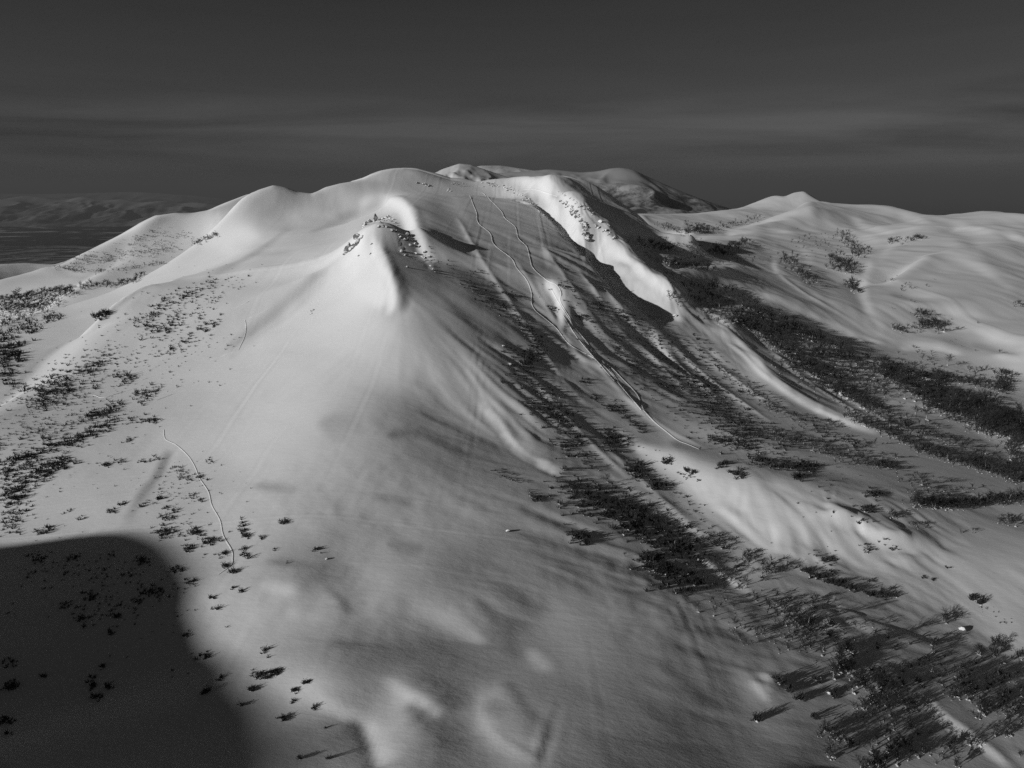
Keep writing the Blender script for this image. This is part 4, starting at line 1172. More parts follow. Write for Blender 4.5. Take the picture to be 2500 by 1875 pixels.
for a, b, hw, n in (((80, 1360), (110, 1366), 8, 18), ((170, 1363), (185, 1363), 6, 8), ((340, 1369), (356, 1369), 8, 17), ((265, 1356), (280, 1356), 5, 6), ((418, 1391), (440, 1391), 8, 16), ((455, 1420), (475, 1422), 7, 16), ((348, 1445), (395, 1445), 9, 28), ((328, 1467), (342, 1467), 5, 8), ((215, 1458), (230, 1458), 7, 12), ((150, 1478), (166, 1482), 5, 9), ((190, 1505), (214, 1510), 8, 12), ((275, 1505), (295, 1505), 4, 8), ((267, 1538), (271, 1550), 3, 6),
                    ((225, 1650), (229, 1684), 6, 15), ((246, 1632), (254, 1624), 4, 6), ((263, 1679), (275, 1679), 4, 5), ((224, 1704), (246, 1702), 5, 10), ((14, 1680), (40, 1674), 7, 15), ((485, 1603), (502, 1603), 7, 9), ((497, 1689), (510, 1689), 4, 7), ((448, 1553), (458, 1553), 4, 4), ((15, 1620), (35, 1618), 6, 9), ((5, 1760), (25, 1760), 9, 11), ((15, 1790), (25, 1792), 4, 4), ((100, 1650), (112, 1652), 4, 4), ((535, 1658), (540, 1652), 3, 4), ((580, 1720), (590, 1722), 3, 3)):
    P_([a, b], hw, n, 0.9, 1.9, s_, 'bl_shadow')
P_([(30, 1400), (250, 1420), (450, 1600)], 80, 55, 0.6, 1.3, s_, 'bl_shadow')
# far left
P_([(0, 732), (102, 716), (195, 704), (309, 692), (346, 671)], 5, 200, 3.5, 5.0, t_, 'l_wood')
P_([(0, 757), (142, 737)], 10, 130, 3.0, 4.6, t_, 'l_wood')
P_([(0, 790), (60, 788)], 14, 55, 2.5, 4, t_, 'l_wood')
P_([(230, 778), (262, 766)], 7, 24, 2, 3.5, s_, 'l_wood')
P_([(105, 780), (145, 772)], 8, 30, 2, 3.5, s_, 'l_wood')
P_([(0, 850), (35, 848)], 16, 45, 2, 3.4, s_, 'l_wood')
P_([(0, 900), (30, 930)], 22, 30, 1.5, 3, s_, 'l_wood')
P_([(160, 648), (260, 630), (360, 615), (430, 605)], 16, 200, 2.6, 4.4, t_, 'l_hill')
P_([(300, 598), (380, 575), (470, 578)], 12, 60, 2.4, 4, t_, 'l_hill')
P_([(130, 657), (250, 663), (400, 643)], 4, 130, 3, 4.5, t_, 'l_hill')
P_([(470, 600), (500, 585), (530, 572)], 5, 60, 3, 4.5, t_, 'l_hill')
# under the crag and on the face
P_([(1131, 684), (1188, 728), (1249, 769), (1290, 810), (1316, 845)], 11, 150, 1.4, 2.4, s_, 'g_top')
P_([(1316, 845), (1300, 870), (1270, 885)], 18, 70, 1.3, 2.4, s_, 'g_top')
P_([(1040, 620), (1090, 660), (1131, 684)], 12, 26, 1.0, 1.8, s_, 'g_top')
P_([(1245, 915), (1351, 985)], 26, 34, 1.2, 2.4, s_, 'g_top')
for a, b, hw, n in (((1233, 716), (1290, 728), 6, 18), ((1367, 688), (1408, 712), 7, 24), ((1445, 733), (1475, 757), 9, 26), ((1405, 773), (1430, 773), 8, 17), ((1497, 757), (1554, 790), 11, 40), ((1500, 850), (1520, 850), 7, 11), ((1535, 880), (1558, 888), 8, 15), ((1416, 930), (1432, 934), 6, 9), ((1446, 970), (1460, 976), 6, 9), ((1484, 995), (1505, 1006), 8, 16), ((1338, 751), (1356, 756), 6, 9), ((1150, 660), (1175, 668), 8, 6), ((1195, 692), (1215, 696), 6, 6)):
    P_([a, b], hw, n, 1.4, 2.4, s_, 'face')
P_([(1400, 700), (1500, 830), (1640, 960)], 34, 130, 1.3, 2.4, s_, 'ribs')
P_([(1560, 790), (1640, 850), (1720, 930), (1790, 1000)], 20, 120, 1.5, 2.6, s_, 'ribs')
P_([(1690, 830), (1760, 900), (1850, 970)], 12, 60, 1.5, 2.8, s_, 'ribs')
# central gully
P_([(1288, 989), (1410, 1034)], 14, 40, 1.5, 2.6, s_, 'g_mid')
P_([(1470, 1058), (1515, 1085)], 18, 60, 1.6, 2.8, s_, 'g_mid')
P_([(1360, 1088), (1385, 1094)], 9, 13, 1.4, 2.4, s_, 'g_mid')
P_([(1532, 1136), (1573, 1160)], 12, 34, 1.6, 2.8, s_, 'g_mid')
P_([(1492, 981), (1573, 1055)], 9, 38, 1.5, 2.5, s_, 'g_mid')
P_([(1592, 1183), (1612, 1188)], 12, 26, 1.8, 3, s_, 'g_mid')
P_([(1618, 1126), (1636, 1130)], 8, 13, 1.6, 2.6, s_, 'g_mid')
P_([(1370, 1177), (1431, 1225), (1532, 1266), (1614, 1307), (1691, 1348)], 30, 230, 1.8, 3.0, s_, 'g_mid')
P_([(1487, 1180), (1553, 1243), (1646, 1312), (1691, 1340)], 9, 75, 2.6, 4.2, t_, 'g_rim')
P_([(1390, 1295), (1431, 1323)], 12, 26, 1.6, 2.6, s_, 'g_mid')
P_([(1573, 1368), (1700, 1430)], 28, 80, 1.6, 2.8, s_, 'g_mid')
P_([(1207, 1148), (1288, 1177)], 9, 18, 0.9, 1.6, s_, 'g_mid')
P_([(1300, 1215), (1320, 1220)], 6, 12, 1.2, 2, s_, 'g_mid')
P_([(1440, 1215), (1475, 1225)], 7, 10, 1.2, 2, s_, 'g_mid')
# lower gully wood
P_([(1580, 1369), (1675, 1413), (1738, 1454), (1801, 1502), (1880, 1556)], 34, 150, 2.0, 3.4, t_, 'g_low')
P_([(1700, 1350), (1780, 1410), (1850, 1470), (1930, 1520)], 9, 60, 2.8, 4.2, t_, 'g_low')
P_([(1815, 1360), (1840, 1372)], 14, 34, 2.5, 4, t_, 'g_rim')
P_([(1865, 1390), (1885, 1400)], 13, 28, 2.5, 4, t_, 'g_rim')
P_([(1740, 1310), (1775, 1330)], 10, 22, 2.2, 3.6, t_, 'g_rim')
P_([(1905, 1470), (1920, 1482)], 14, 30, 2.5, 4, t_, 'g_low')
P_([(1942, 1515), (1974, 1553)], 16, 55, 2.6, 4.2, t_, 'g_low')
P_([(1911, 1540), (1990, 1590)], 26, 70, 2.2, 3.6, t_, 'g_low')
P_([(2050, 1585), (2075, 1596)], 14, 30, 3, 4.6, t_, 'g_end')
P_([(2048, 1628), (2072, 1642)], 16, 42, 3, 4.8, t_, 'g_end')
P_([(2092, 1660), (2108, 1672)], 12, 18, 3, 4.6, t_, 'g_end')
for q, n, lo, hi in (((1990, 1470), 16, 2.2, 3.6), ((1983, 1521), 6, 2, 3), ((2037, 1533), 6, 2, 3), ((2094, 1540), 6, 2, 3), ((2169, 1552), 5, 3, 4.4), ((2120, 1530), 3, 2, 3), ((2159, 1647), 5, 3, 4.4), ((2207, 1632), 4, 2.5, 4), ((2262, 1619), 4, 2.5, 4), ((2275, 1638), 5, 2.5, 4), ((2211, 1676), 5, 3, 4.2), ((2224, 1730), 14, 3.4, 5)):
    P_([(q[0] - 7, q[1] + 3), (q[0] + 7, q[1] - 3)], 8, n, lo, hi, t_, 'g_end')
P_([(2105, 1705), (2142, 1722), (2180, 1740)], 36, 92, 2.8, 4.8, t_, 'clump_a')
P_([(2110, 1690), (2150, 1670), (2175, 1690)], 14, 30, 3.4, 5.4, t_, 'clump_a')
P_([(2175, 1800), (2208, 1830), (2240, 1860)], 32, 58, 3.0, 5.0, t_, 'clump_b')
P_([(2120, 1860), (2160, 1880)], 22, 26, 3.2, 5, t_, 'clump_b')
P_([(2005, 1785), (2040, 1800)], 13, 40, 2.6, 4.2, t_, 'clump_d')
P_([(2022, 1843), (2036, 1850)], 9, 14, 2.4, 4, t_, 'clump_d')
P_([(2060, 1815), (2080, 1822)], 10, 18, 2.4, 4, t_, 'clump_d')
for q, n in (((1902, 1660), 6), ((1925, 1680), 6), ((1950, 1705), 7), ((1995, 1665), 3), ((2035, 1695), 6), ((1985, 1752), 2), ((1853, 1760), 3)):
    P_([(q[0] - 6, q[1] - 5), (q[0] + 6, q[1] + 5)], 5, n, 1.6, 2.8, s_, 'clump_d')
P_([(2322, 1650), (2354, 1660)], 16, 45, 2.8, 4.4, t_, 'clump_c')
P_([(2318, 1690), (2328, 1706)], 14, 24, 2.8, 4.4, t_, 'clump_c')
P_([(2362, 1690), (2380, 1704)], 12, 18, 2.8, 4.4, t_, 'clump_c')
P_([(2417, 1666), (2490, 1655)], 17, 46, 2.6, 4.2, t_, 'clump_c')
P_([(2430, 1715), (2475, 1745)], 28, 58, 2.6, 4.2, t_, 'clump_c')
P_([(2392, 1730), (2410, 1748)], 14, 26, 3, 4.6, t_, 'clump_c')
P_([(2450, 1790), (2466, 1798)], 8, 12, 2.5, 4, t_, 'clump_c')
for q, n in (((2322, 1818), 16), ((2363, 1818), 11), ((2398, 1815), 5), ((2297, 1853), 7), ((2338, 1865), 9), ((2490, 1850), 5)):
    P_([(q[0] - 7, q[1] + 5), (q[0] + 7, q[1] - 5)], 8, n, 2.4, 3.8, t_, 'clump_c')
# channel and basin
P_([(1958, 1394), (2075, 1435), (2180, 1462)], 6, 50, 1.6, 2.8, s_, 'channel')
for q, n, lo, hi in (((2309, 1505), 5, 2.4, 3.8), ((2309, 1518), 6, 2.4, 3.8), ((2392, 1594), 5, 2.6, 4), ((2428, 1600), 7, 2.8, 4.2), ((2447, 1620), 4, 2.4, 3.6), ((2427, 1568), 3, 2.4, 3.8), ((2445, 1576), 3, 2.4, 3.8), ((2492, 1605), 5, 2.4, 3.8), ((2172, 1455), 5, 2, 3), ((2155, 1448), 5, 2, 3), ((2278, 1575), 3, 2.4, 3.4), ((2276, 1592), 4, 2.4, 3.4)):
    P_([(q[0] - 3, q[1] - 3), (q[0] + 3, q[1] + 3)], 4, n, lo, hi, t_, 'channel')
P_([(2000, 1360), (2040, 1372)], 14, 22, 0.9, 1.6, s_, 'basin')
P_([(2010, 1393), (2045, 1397)], 6, 9, 0.9, 1.5, s_, 'basin')
P_([(2112, 1416), (2132, 1418)], 5, 8, 0.9, 1.5, s_, 'basin')
for q in ((2373, 1458), (2393, 1472)): P_([(q[0] - 3, q[1] + 4), (q[0] + 4, q[1] - 4)], 3, 5, 1.6, 2.6, s_, 'basin')
P_([(2395, 1480), (2440, 1512), (2465, 1522)], 10, 10, 0.6, 1.0, s_, 'basin')
P_([(2250, 1412), (2260, 1410)], 3, 3, 1, 1.6, s_, 'basin')
P_([(2275, 1417), (2283, 1415)], 3, 4, 1, 1.8, s_, 'basin')
P_([(2310, 1385), (2318, 1388)], 3, 4, 1, 1.8, s_, 'basin')
P_([(2110, 1335), (2122, 1345)], 8, 10, 1, 1.8, s_, 'basin')
P_([(2150, 1318), (2190, 1340)], 10, 8, 1, 1.8, s_, 'basin')
P_([(1665, 1150), (1690, 1155)], 8, 14, 1.4, 2.4, s_, 'basin')
P_([(1750, 1140), (1775, 1130)], 9, 16, 1.4, 2.4, s_, 'basin')
P_([(1786, 1155), (1815, 1160)], 7, 15, 1.6, 2.8, s_, 'basin')
P_([(1936, 1165), (1952, 1168)], 7, 9, 2, 3, s_, 'basin')
P_([(1680, 1175), (1710, 1172)], 7, 5, 1, 1.8, s_, 'basin')
P_([(1990, 1240), (2060, 1110)], 60, 22, 0.8, 1.6, s_, 'basin')
# belts on the right
P_([(1673, 920), (1763, 1002), (1844, 1071)], 24, 240, 1.6, 2.8, s_, 'r_scrub')
P_([(1734, 1071), (1828, 1091)], 10, 65, 1.6, 2.8, s_, 'r_scrub')
P_([(1700, 980), (1780, 1040), (1900, 1090)], 22, 110, 1.4, 2.5, s_, 'r_scrub')
P_([(1820, 941), (1885, 1002), (1966, 1026), (2048, 1042)], 10, 100, 2.4, 3.8, t_, 'r_belt')
P_([(1885, 1063), (1987, 1091), (2088, 1124), (2190, 1136)], 15, 190, 2.4, 3.8, t_, 'r_belt')
P_([(1885, 1136), (1987, 1144)], 10, 55, 2, 3.2, s_, 'r_scrub')
P_([(1842, 1120), (1862, 1128)], 9, 22, 2, 3, s_, 'r_scrub')
P_([(1950, 1040), (2050, 1075), (2120, 1090)], 14, 50, 2, 3.2, s_, 'r_scrub')
P_([(1702, 696), (1803, 741), (1926, 798), (2048, 859), (2210, 936), (2414, 1001)], 12, 400, 5.0, 7.5, t_, 'r_ridge')
P_([(1783, 769), (1885, 838), (2007, 928), (2129, 1001)], 10, 240, 4.0, 6.0, t_, 'r_ridge')
P_([(1650, 720), (1750, 770), (1880, 800), (2050, 890), (2160, 960)], 16, 150, 3.5, 6, t_, 'r_ridge')
P_([(1540, 590), (1590, 640), (1650, 680), (1700, 710)], 8, 60, 2.5, 4.5, t_, 'r_ridge')
P_([(2149, 900), (2248, 970), (2348, 1004), (2447, 1045), (2500, 1095)], 20, 330, 5.0, 7.5, t_, 'r_ridge')
P_([(2400, 1010), (2500, 1060)], 26, 170, 5, 7.5, t_, 'r_ridge')
P_([(2062, 1007), (2174, 1062), (2248, 1099), (2348, 1131), (2422, 1149), (2497, 1181)], 9, 240, 4.0, 6.0, t_, 'r_lower')
P_([(2470, 1120), (2500, 1170)], 14, 60, 4.5, 6.5, t_, 'r_lower')
P_([(2370, 1128), (2390, 1135)], 9, 24, 4.5, 6.5, t_, 'r_lower')
P_([(2130, 1000), (2240, 1050), (2390, 1108)], 16, 50, 4.0, 6.0, t_, 'r_gap')
P_([(2224, 1231), (2323, 1236), (2447, 1223), (2497, 1221)], 9, 160, 3.4, 5.2, t_, 'r_row')
P_([(2199, 1173), (2348, 1211)], 16, 42, 2.6, 4.2, t_, 'r_row')
P_([(2150, 1132), (2180, 1142)], 9, 34, 2.6, 4.2, t_, 'r_row')
P_([(2115, 1205), (2145, 1210)], 8, 18, 1.8, 3, s_, 'r_row')
P_([(2166, 1258), (2184, 1260)], 7, 10, 2.2, 3.6, t_, 'r_row')
P_([(2446, 1268), (2476, 1280)], 9, 14, 2.6, 4.2, t_, 'r_row')
P_([(2100, 1242), (2130, 1246)], 8, 16, 1.4, 2.4, s_, 'r_row')
P_([(2220, 1282), (2250, 1286)], 6, 8, 2, 3, t_, 'r_row')
P_([(2340, 1300), (2385, 1302)], 5, 6, 1.8, 2.8, t_, 'r_row')
P_([(2080, 1275), (2135, 1275)], 6, 6, 1.4, 2.4, s_, 'r_row')
# far right
P_([(2210, 912), (2330, 930), (2455, 952)], 9, 130, 4, 6.5, t_, 'r_far')
P_([(2450, 915), (2446, 952)], 12, 50, 4.5, 7, t_, 'r_far')
P_([(2275, 936), (2295, 936)], 8, 22, 4, 6, t_, 'r_far')
P_([(2300, 960), (2420, 975)], 9, 40, 4, 6, t_, 'r_far')
P_([(2240, 800), (2275, 790), (2292, 806)], 11, 55, 5, 8, t_, 'r_far')
P_([(2238, 768), (2264, 770)], 7, 20, 4.5, 7, t_, 'r_far')
P_([(2186, 806), (2202, 806)], 6, 12, 4, 6.5, t_, 'r_far')
P_([(2480, 745), (2500, 748)], 6, 12, 4.5, 7, t_, 'r_far')
P_([(2200, 705), (2225, 700)], 8, 10, 4, 6, t_, 'r_far')
P_([(2170, 686), (2172, 690)], 4, 3, 4, 6, t_, 'r_far')
P_([(2200, 720), (2300, 800), (2420, 890)], 50, 24, 2, 5, t_, 'r_far')
P_([(1918, 635), (1936, 640)], 14, 45, 6, 9, t_, 'v_wood')
P_([(1946, 660), (1987, 688)], 9, 40, 6, 9, t_, 'v_wood')
P_([(2027, 635), (2080, 660)], 13, 100, 7, 11, t_, 'v_wood')
P_([(2056, 570), (2097, 627)], 10, 80, 7, 11, t_, 'v_wood')
P_([(2068, 688), (2092, 716)], 7, 45, 6, 9, t_, 'v_wood')
P_([(2106, 610), (2122, 612)], 8, 16, 7, 10, t_, 'v_wood')
P_([(2170, 594), (2259, 582)], 6, 45, 7, 10, t_, 'v_wood')
P_([(1779, 602), (1828, 594)], 6, 60, 6, 9, t_, 'v_wood')
P_([(1742, 619), (1803, 615)], 6, 60, 6, 9, t_, 'v_wood')
P_([(1680, 556), (1724, 558)], 9, 70, 7, 11, t_, 'v_wood')
P_([(1600, 548), (1680, 568), (1780, 552), (1850, 535)], 6, 140, 7, 11, t_, 'v_wood')
P_([(1624, 643), (1680, 650), (1740, 655)], 7, 70, 4, 7, t_, 'v_wood')
P_([(1560, 600), (1640, 610)], 8, 50, 4, 7, t_, 'v_wood')
P_([(1690, 690), (1730, 700), (1800, 705)], 6, 30, 3, 5, t_, 'v_wood')

# looser filling between the bands
P_([(20, 1000), (120, 960), (260, 890), (340, 850)], 34, 120, 1.2, 2.4, s_, 'l_rows')
P_([(0, 1090), (120, 1050), (230, 1000)], 30, 110, 1.2, 2.4, s_, 'l_rows')
P_([(0, 1200), (80, 1140), (180, 1090)], 26, 90, 1.2, 2.2, s_, 'l_rows')
P_([(380, 800), (460, 740), (560, 690)], 30, 60, 1.2, 2.4, s_, 'l_top')
P_([(60, 1390), (200, 1400), (400, 1430)], 34, 60, 0.8, 1.6, s_, 'bl_shadow')
P_([(180, 1500), (260, 1480), (330, 1500)], 30, 30, 0.8, 1.6, s_, 'bl_shadow')
P_([(400, 1150), (450, 1260), (520, 1340)], 34, 60, 0.7, 1.5, s_, 'l_track')
P_([(1720, 730), (1850, 800), (1980, 880), (2120, 970)], 26, 230, 3.5, 6.0, t_, 'r_ridge')
P_([(1900, 880), (2050, 960), (2180, 1030), (2300, 1085)], 24, 200, 3.0, 5.2, t_, 'r_gap')
P_([(2250, 960), (2360, 1020), (2480, 1090)], 24, 120, 4.5, 6.5, t_, 'r_ridge')
P_([(1640, 900), (1720, 980), (1820, 1060), (1960, 1110)], 44, 220, 1.0, 2.2, s_, 'r_scrub')
P_([(1480, 780), (1580, 880), (1700, 980)], 40, 140, 1.0, 2.0, s_, 'ribs')
P_([(1250, 880), (1340, 1000), (1440, 1120)], 30, 90, 1.0, 2.0, s_, 'g_mid')
P_([(1560, 1090), (1650, 1200), (1720, 1290)], 26, 40, 0.9, 1.8, s_, 'g_mid')
P_([(1700, 1300), (1850, 1430), (1960, 1500), (2080, 1560)], 30, 50, 0.9, 2.0, s_, 'g_end')
P_([(2150, 1580), (2300, 1640), (2440, 1700)], 50, 40, 1.0, 2.6, s_, 'clump_c')
P_([(1950, 590), (2020, 600), (2090, 590)], 22, 60, 4, 8, t_, 'v_wood')
P_([(1620, 600), (1750, 620), (1850, 640)], 22, 90, 3, 6, t_, 'v_wood')
P_([(2150, 870), (2300, 900), (2450, 940)], 22, 60, 3, 6, t_, 'r_far')

P_([(0, 742), (80, 730), (180, 716)], 9, 110, 3.2, 5.0, t_, 'l_wood')
P_([(0, 772), (60, 762), (130, 752)], 12, 90, 2.6, 4.4, t_, 'l_wood')
P_([(0, 815), (40, 805), (90, 800)], 16, 60, 2.2, 3.6, s_, 'l_wood')
P_([(0, 870), (40, 860)], 18, 45, 1.8, 3.2, s_, 'l_wood')

P_([(60, 980), (200, 900), (330, 820), (480, 730)], 62, 110, 0.9, 2.0, s_, 'l_rows')
P_([(0, 1100), (150, 1010), (330, 940), (480, 860)], 62, 110, 0.9, 2.0, s_, 'l_rows')
P_([(1240, 850), (1310, 930), (1380, 1040), (1450, 1150)], 12, 80, 1.4, 2.4, s_, 'g_mid')

def spray():
    out = []
    for line, hw, n, lo, hi, kind, area in PATCHES:
        p = spline(line, 6)
        L = np.concatenate([[0], np.cumsum(np.linalg.norm(np.diff(p, axis=0), axis=1))])
        if kind == 'shrub': n, lo, hi = int(n * 1.75), lo * 0.72, hi * 0.78
        elif area in ('clump_a', 'clump_b', 'clump_c', 'g_low', 'clump_d'): n, lo, hi = max(2, int(n * 0.62)), lo * 0.72, hi * 0.74
        elif area in ('g_end', 'g_rim'): n, lo, hi = max(2, int(n * 0.75)), lo * 0.72, hi * 0.78
        else: n, lo, hi = int(n * 1.12), lo * 0.86, hi * 0.9
        d = RNG.uniform(0, L[-1], n)
        x = np.interp(d, L, p[:, 0]) + RNG.normal(0, hw * (1.15 if area in ('l_rows', 'l_top', 'r_scrub', 'ribs') else 0.85), n)
        y = np.interp(d, L, p[:, 1]) + RNG.normal(0, hw * 0.68, n)
        ok = (x > -40) & (x < 2540) & (y < 1930)
        g = ground(x[ok], y[ok])
        sz = (lo + (hi - lo) * RNG.random(len(g)) ** 1.5) * np.exp(RNG.normal(-0.04, 0.22, len(g))) * (1.25 if area == 'l_wood' else 0.82 if area.startswith('l_') or area.startswith('bl_') else 1.18 if area in ('r_ridge', 'r_far', 'v_wood') else 1.0)
        for q, s in zip(g, sz):
            if not np.isnan(q[0]):
                out.append((kind, area, q[0], q[1], float(height(q[0], q[1])), s, s / np.linalg.norm(q)))
    return out
PLANTS = spray()


def link(name, data, parent=None):
    o = bpy.data.objects.new(name, data); COL.objects.link(o)
    if parent is not None: o.parent = parent
    return o

OPEN = {'l_track': 1.5, 'l_open': 1.5, 'bl_edge': 1.6, 'basin': 1.6, 'channel': 1.4, 'l_rows': 1.3}   # plants standing apart on open snow are easiest to pick out
def plant_all():
    rest = {'shrub': [], 'birch': []}
    for kind in ('shrub', 'birch'):
        lst = sorted([p for p in PLANTS if p[0] == kind], key=lambda p: -p[6] * OPEN.get(p[1], 1.0))
        for k, (_, area, x, y, z, s, _a) in enumerate(lst):
            if k >= 300:
                rest[kind].append((x, y, z, s)); continue
            rz = random.uniform(0, 6.28)
            if kind == 'shrub':
                o = link('bare_shrub', None)
                link('branches', SHRUBS[k % 6], o); link('snow_mound', MOUNDS[k % 4], o)
                o.scale = (s * random.uniform(.85, 1.2), s * random.uniform(.85, 1.2), s * random.uniform(.75, 1.0))
                o['label'] = 'low dark shrub ' + AREAS[area]
                o['category'] = 'shrub'
                o['group'] = 'shrubs ' + AREAS[area]
            else:
                o = link('birch_tree', None)
                a, b = TREES[k % 6]
                link('trunk', a, o); link('crown', b, o)
                m = link('snow_mound', MOUNDS[k % 4], o); m.scale = (.7, .7, .7)
                o.scale = (s * random.uniform(.9, 1.25), s * random.uniform(.9, 1.25), s * random.uniform(.8, 1.05))
                o['label'] = 'bare dark birch ' + AREAS[area]
                o['category'] = 'tree'
                o['group'] = 'birches ' + AREAS[area]
            o.location = (x, y, z); o.rotation_euler = (0, 0, rz)
    for kind, protos, nm, lab in (('shrub', SHRUB_FAR, 'distant_scrub', 'small distant dark scrub dotted over the slopes'), ('birch', TREE_FAR, 'distant_birch_wood', 'distant dark birch woods on the ridges and valley sides')):
        V, F, MI, n = [], [], [], 0
        pv = [np.array(g.v) for g in protos]
        for k, (x, y, z, s) in enumerate(rest[kind]):
            j = k % 6
            a = random.uniform(0, 6.28); c, d = math.cos(a), math.sin(a)
            v = pv[j] * (s * random.uniform(.85, 1.25), s * random.uniform(.85, 1.25), s * random.uniform(.75, 1.0))
            V.append(np.stack([v[:, 0] * c - v[:, 1] * d + x, v[:, 0] * d + v[:, 1] * c + y, v[:, 2] + z], 1))
            F.extend([tuple(i + n for i in f) for f in protos[j].f]); n += len(v)
            MI.extend([0] * protos[j].split + [1] * (len(protos[j].f) - protos[j].split))
        me = bpy.data.meshes.new(nm); me.from_pydata(np.concatenate(V).tolist(), [], F); me.materials.append(M_TWIG); me.materials.append(M_CAP)
        me.polygons.foreach_set('material_index', np.array(MI, np.int32))
        o = link(nm, me)
        o['kind'] = 'stuff'; o['label'] = lab; o['category'] = 'vegetation'
plant_all()

# ------------------------------------------------------------------ ski tracks: shallow grooves with thrown-up edges
M_TRACK = snow_material('churned_snow', 0.93, 0.02)
def track(name, line, width, label, rise=0.16, n=10):
    p = spline(line, n)
    g = ground(p[:, 0], p[:, 1])
    g = g[~np.isnan(g[:, 0])][:, :2]
    keep = [0]
    for i in range(1, len(g)):
        if np.linalg.norm(g[i] - g[keep[-1]]) < 170: keep.append(i)
    g = g[keep]
    for _ in range(2): g[1:-1] = 0.25 * g[:-2] + 0.5 * g[1:-1] + 0.25 * g[2:]
    g = densify(g, 0.9)
    t = np.gradient(g, axis=0); t /= np.maximum(np.linalg.norm(t, axis=1), 1e-9)[:, None]
    nr = np.stack([-t[:, 1], t[:, 0]], 1)
    width *= 0.62
    rise *= 0.42
    prof = [(-1.0, -0.08), (-0.66, rise * .7), (-0.25, 0.0), (0.25, 0.0), (0.62, rise), (1.0, -0.08)]
    V, F = [], []
    for i in range(len(g)):
        f = min(1.0, i / 5.0, (len(g) - 1 - i) / 5.0)
        wv = 1 + 0.18 * math.sin(i * 0.31) * math.sin(i * 0.13)
        for o, h in prof:
            q = g[i] + nr[i] * o * width * 0.5 * wv
            z = float(height(q[0], q[1])) + max(0.0, (q[1] - 180) * 0.0002)
            V.append((q[0], q[1], z + (h - max(0.0, (q[1] - 180) * 0.0008) if h < 0 else 0.06 + h * f * wv)))
    m = len(prof)
    for i in range(len(g) - 1):
        for k in range(m - 1):
            a = i * m + k
            F.append((a, a + 1, a + 1 + m, a + m))
    me = bpy.data.meshes.new(name); me.from_pydata(V, [], F); me.materials.append(M_TRACK)
    me.polygons.foreach_set('use_smooth', np.ones(len(F), bool))
    o = link(name, me); o['label'] = label; o['category'] = 'track'
    return o

track('ski_track', [(1147, 478), (1150, 484), (1156, 501), (1164, 521), (1168, 545), (1197, 570), (1207, 598), (1249, 631), (1262, 655), (1286, 684), (1298, 716), (1298, 741), (1310, 761), (1335, 781), (1359, 802), (1392, 842), (1445, 871), (1485, 903), (1510, 935), (1538, 968), (1566, 1001)], 1.0,
      'long winding ski track down the grey face, the left one of two')
track('ski_track', [(1162, 468), (1180, 472), (1201, 492), (1225, 517), (1233, 533), (1258, 554), (1266, 582), (1286, 602), (1294, 631), (1302, 655), (1335, 684), (1359, 696), (1370, 716), (1368, 737), (1392, 777), (1398, 794), (1433, 834), (1449, 863), (1490, 895), (1520, 925), (1555, 962), (1571, 999)], 1.0,
      'long winding ski track down the grey face, the right one of two')
track('ski_track', [(1571, 1001), (1598, 1030), (1625, 1052), (1655, 1075), (1680, 1085), (1708, 1097)], 1.3, 'straight joined ski track that ends at the skier in the basin')
track('ski_track', [(400, 1049), (401, 1065), (407, 1075), (431, 1087), (460, 1114), (476, 1140), (488, 1169), (509, 1201), (517, 1234), (537, 1270), (545, 1307), (566, 1344), (568, 1364), (564, 1380), (533, 1403)], 0.45,
      'single curving track among shrubs on the left shoulder', 0.07)
track('traverse_track', [(659, 753), (630, 768), (598, 781)], 0.9, 'short pale traverse line high on the left flank, upper leg of the zigzag')
track('traverse_track', [(598, 781), (601, 800), (596, 825), (582, 855)], 0.6, 'thin dark drop of the zigzag track on the left flank', 0.08)
track('traverse_track', [(582, 855), (550, 866), (513, 879)], 0.9, 'lower pale leg of the zigzag track on the left flank')
track('traverse_track', [(346, 928), (385, 915), (419, 905)], 0.8, 'pale line leading right from the round shrub clump on the left')
track('traverse_track', [(207, 967), (230, 965), (252, 971), (290, 960), (325, 950)], 0.8, 'pale bent line through the left shrub rows')
track('traverse_track', [(382, 977), (420, 963), (456, 952)], 0.8, 'lowest straight pale line right of the left shrub rows')
track('traverse_track', [(612, 733), (590, 745), (570, 752)], 0.8, 'highest short pale line among shrubs on the left flank')
track('summit_track', [(1251, 473), (1276, 463), (1292, 462), (1316, 465), (1340, 473), (1362, 479)], 1.2, 'arched track crossing the bright face just below the summit')
track('summit_track', [(1120, 456), (1150, 454), (1183, 455)], 1.1, 'short level track along the summit rocks')
track('slough_streak', [(1345, 705), (1380, 765), (1420, 820), (1470, 880), (1530, 955), (1550, 978)], 0.9, 'straight slough streak falling below the small bright dune', 0.07)
track('slough_streak', [(1375, 770), (1410, 825), (1455, 878), (1500, 930)], 0.9, 'fainter slough streak beside the ski tracks', 0.06)

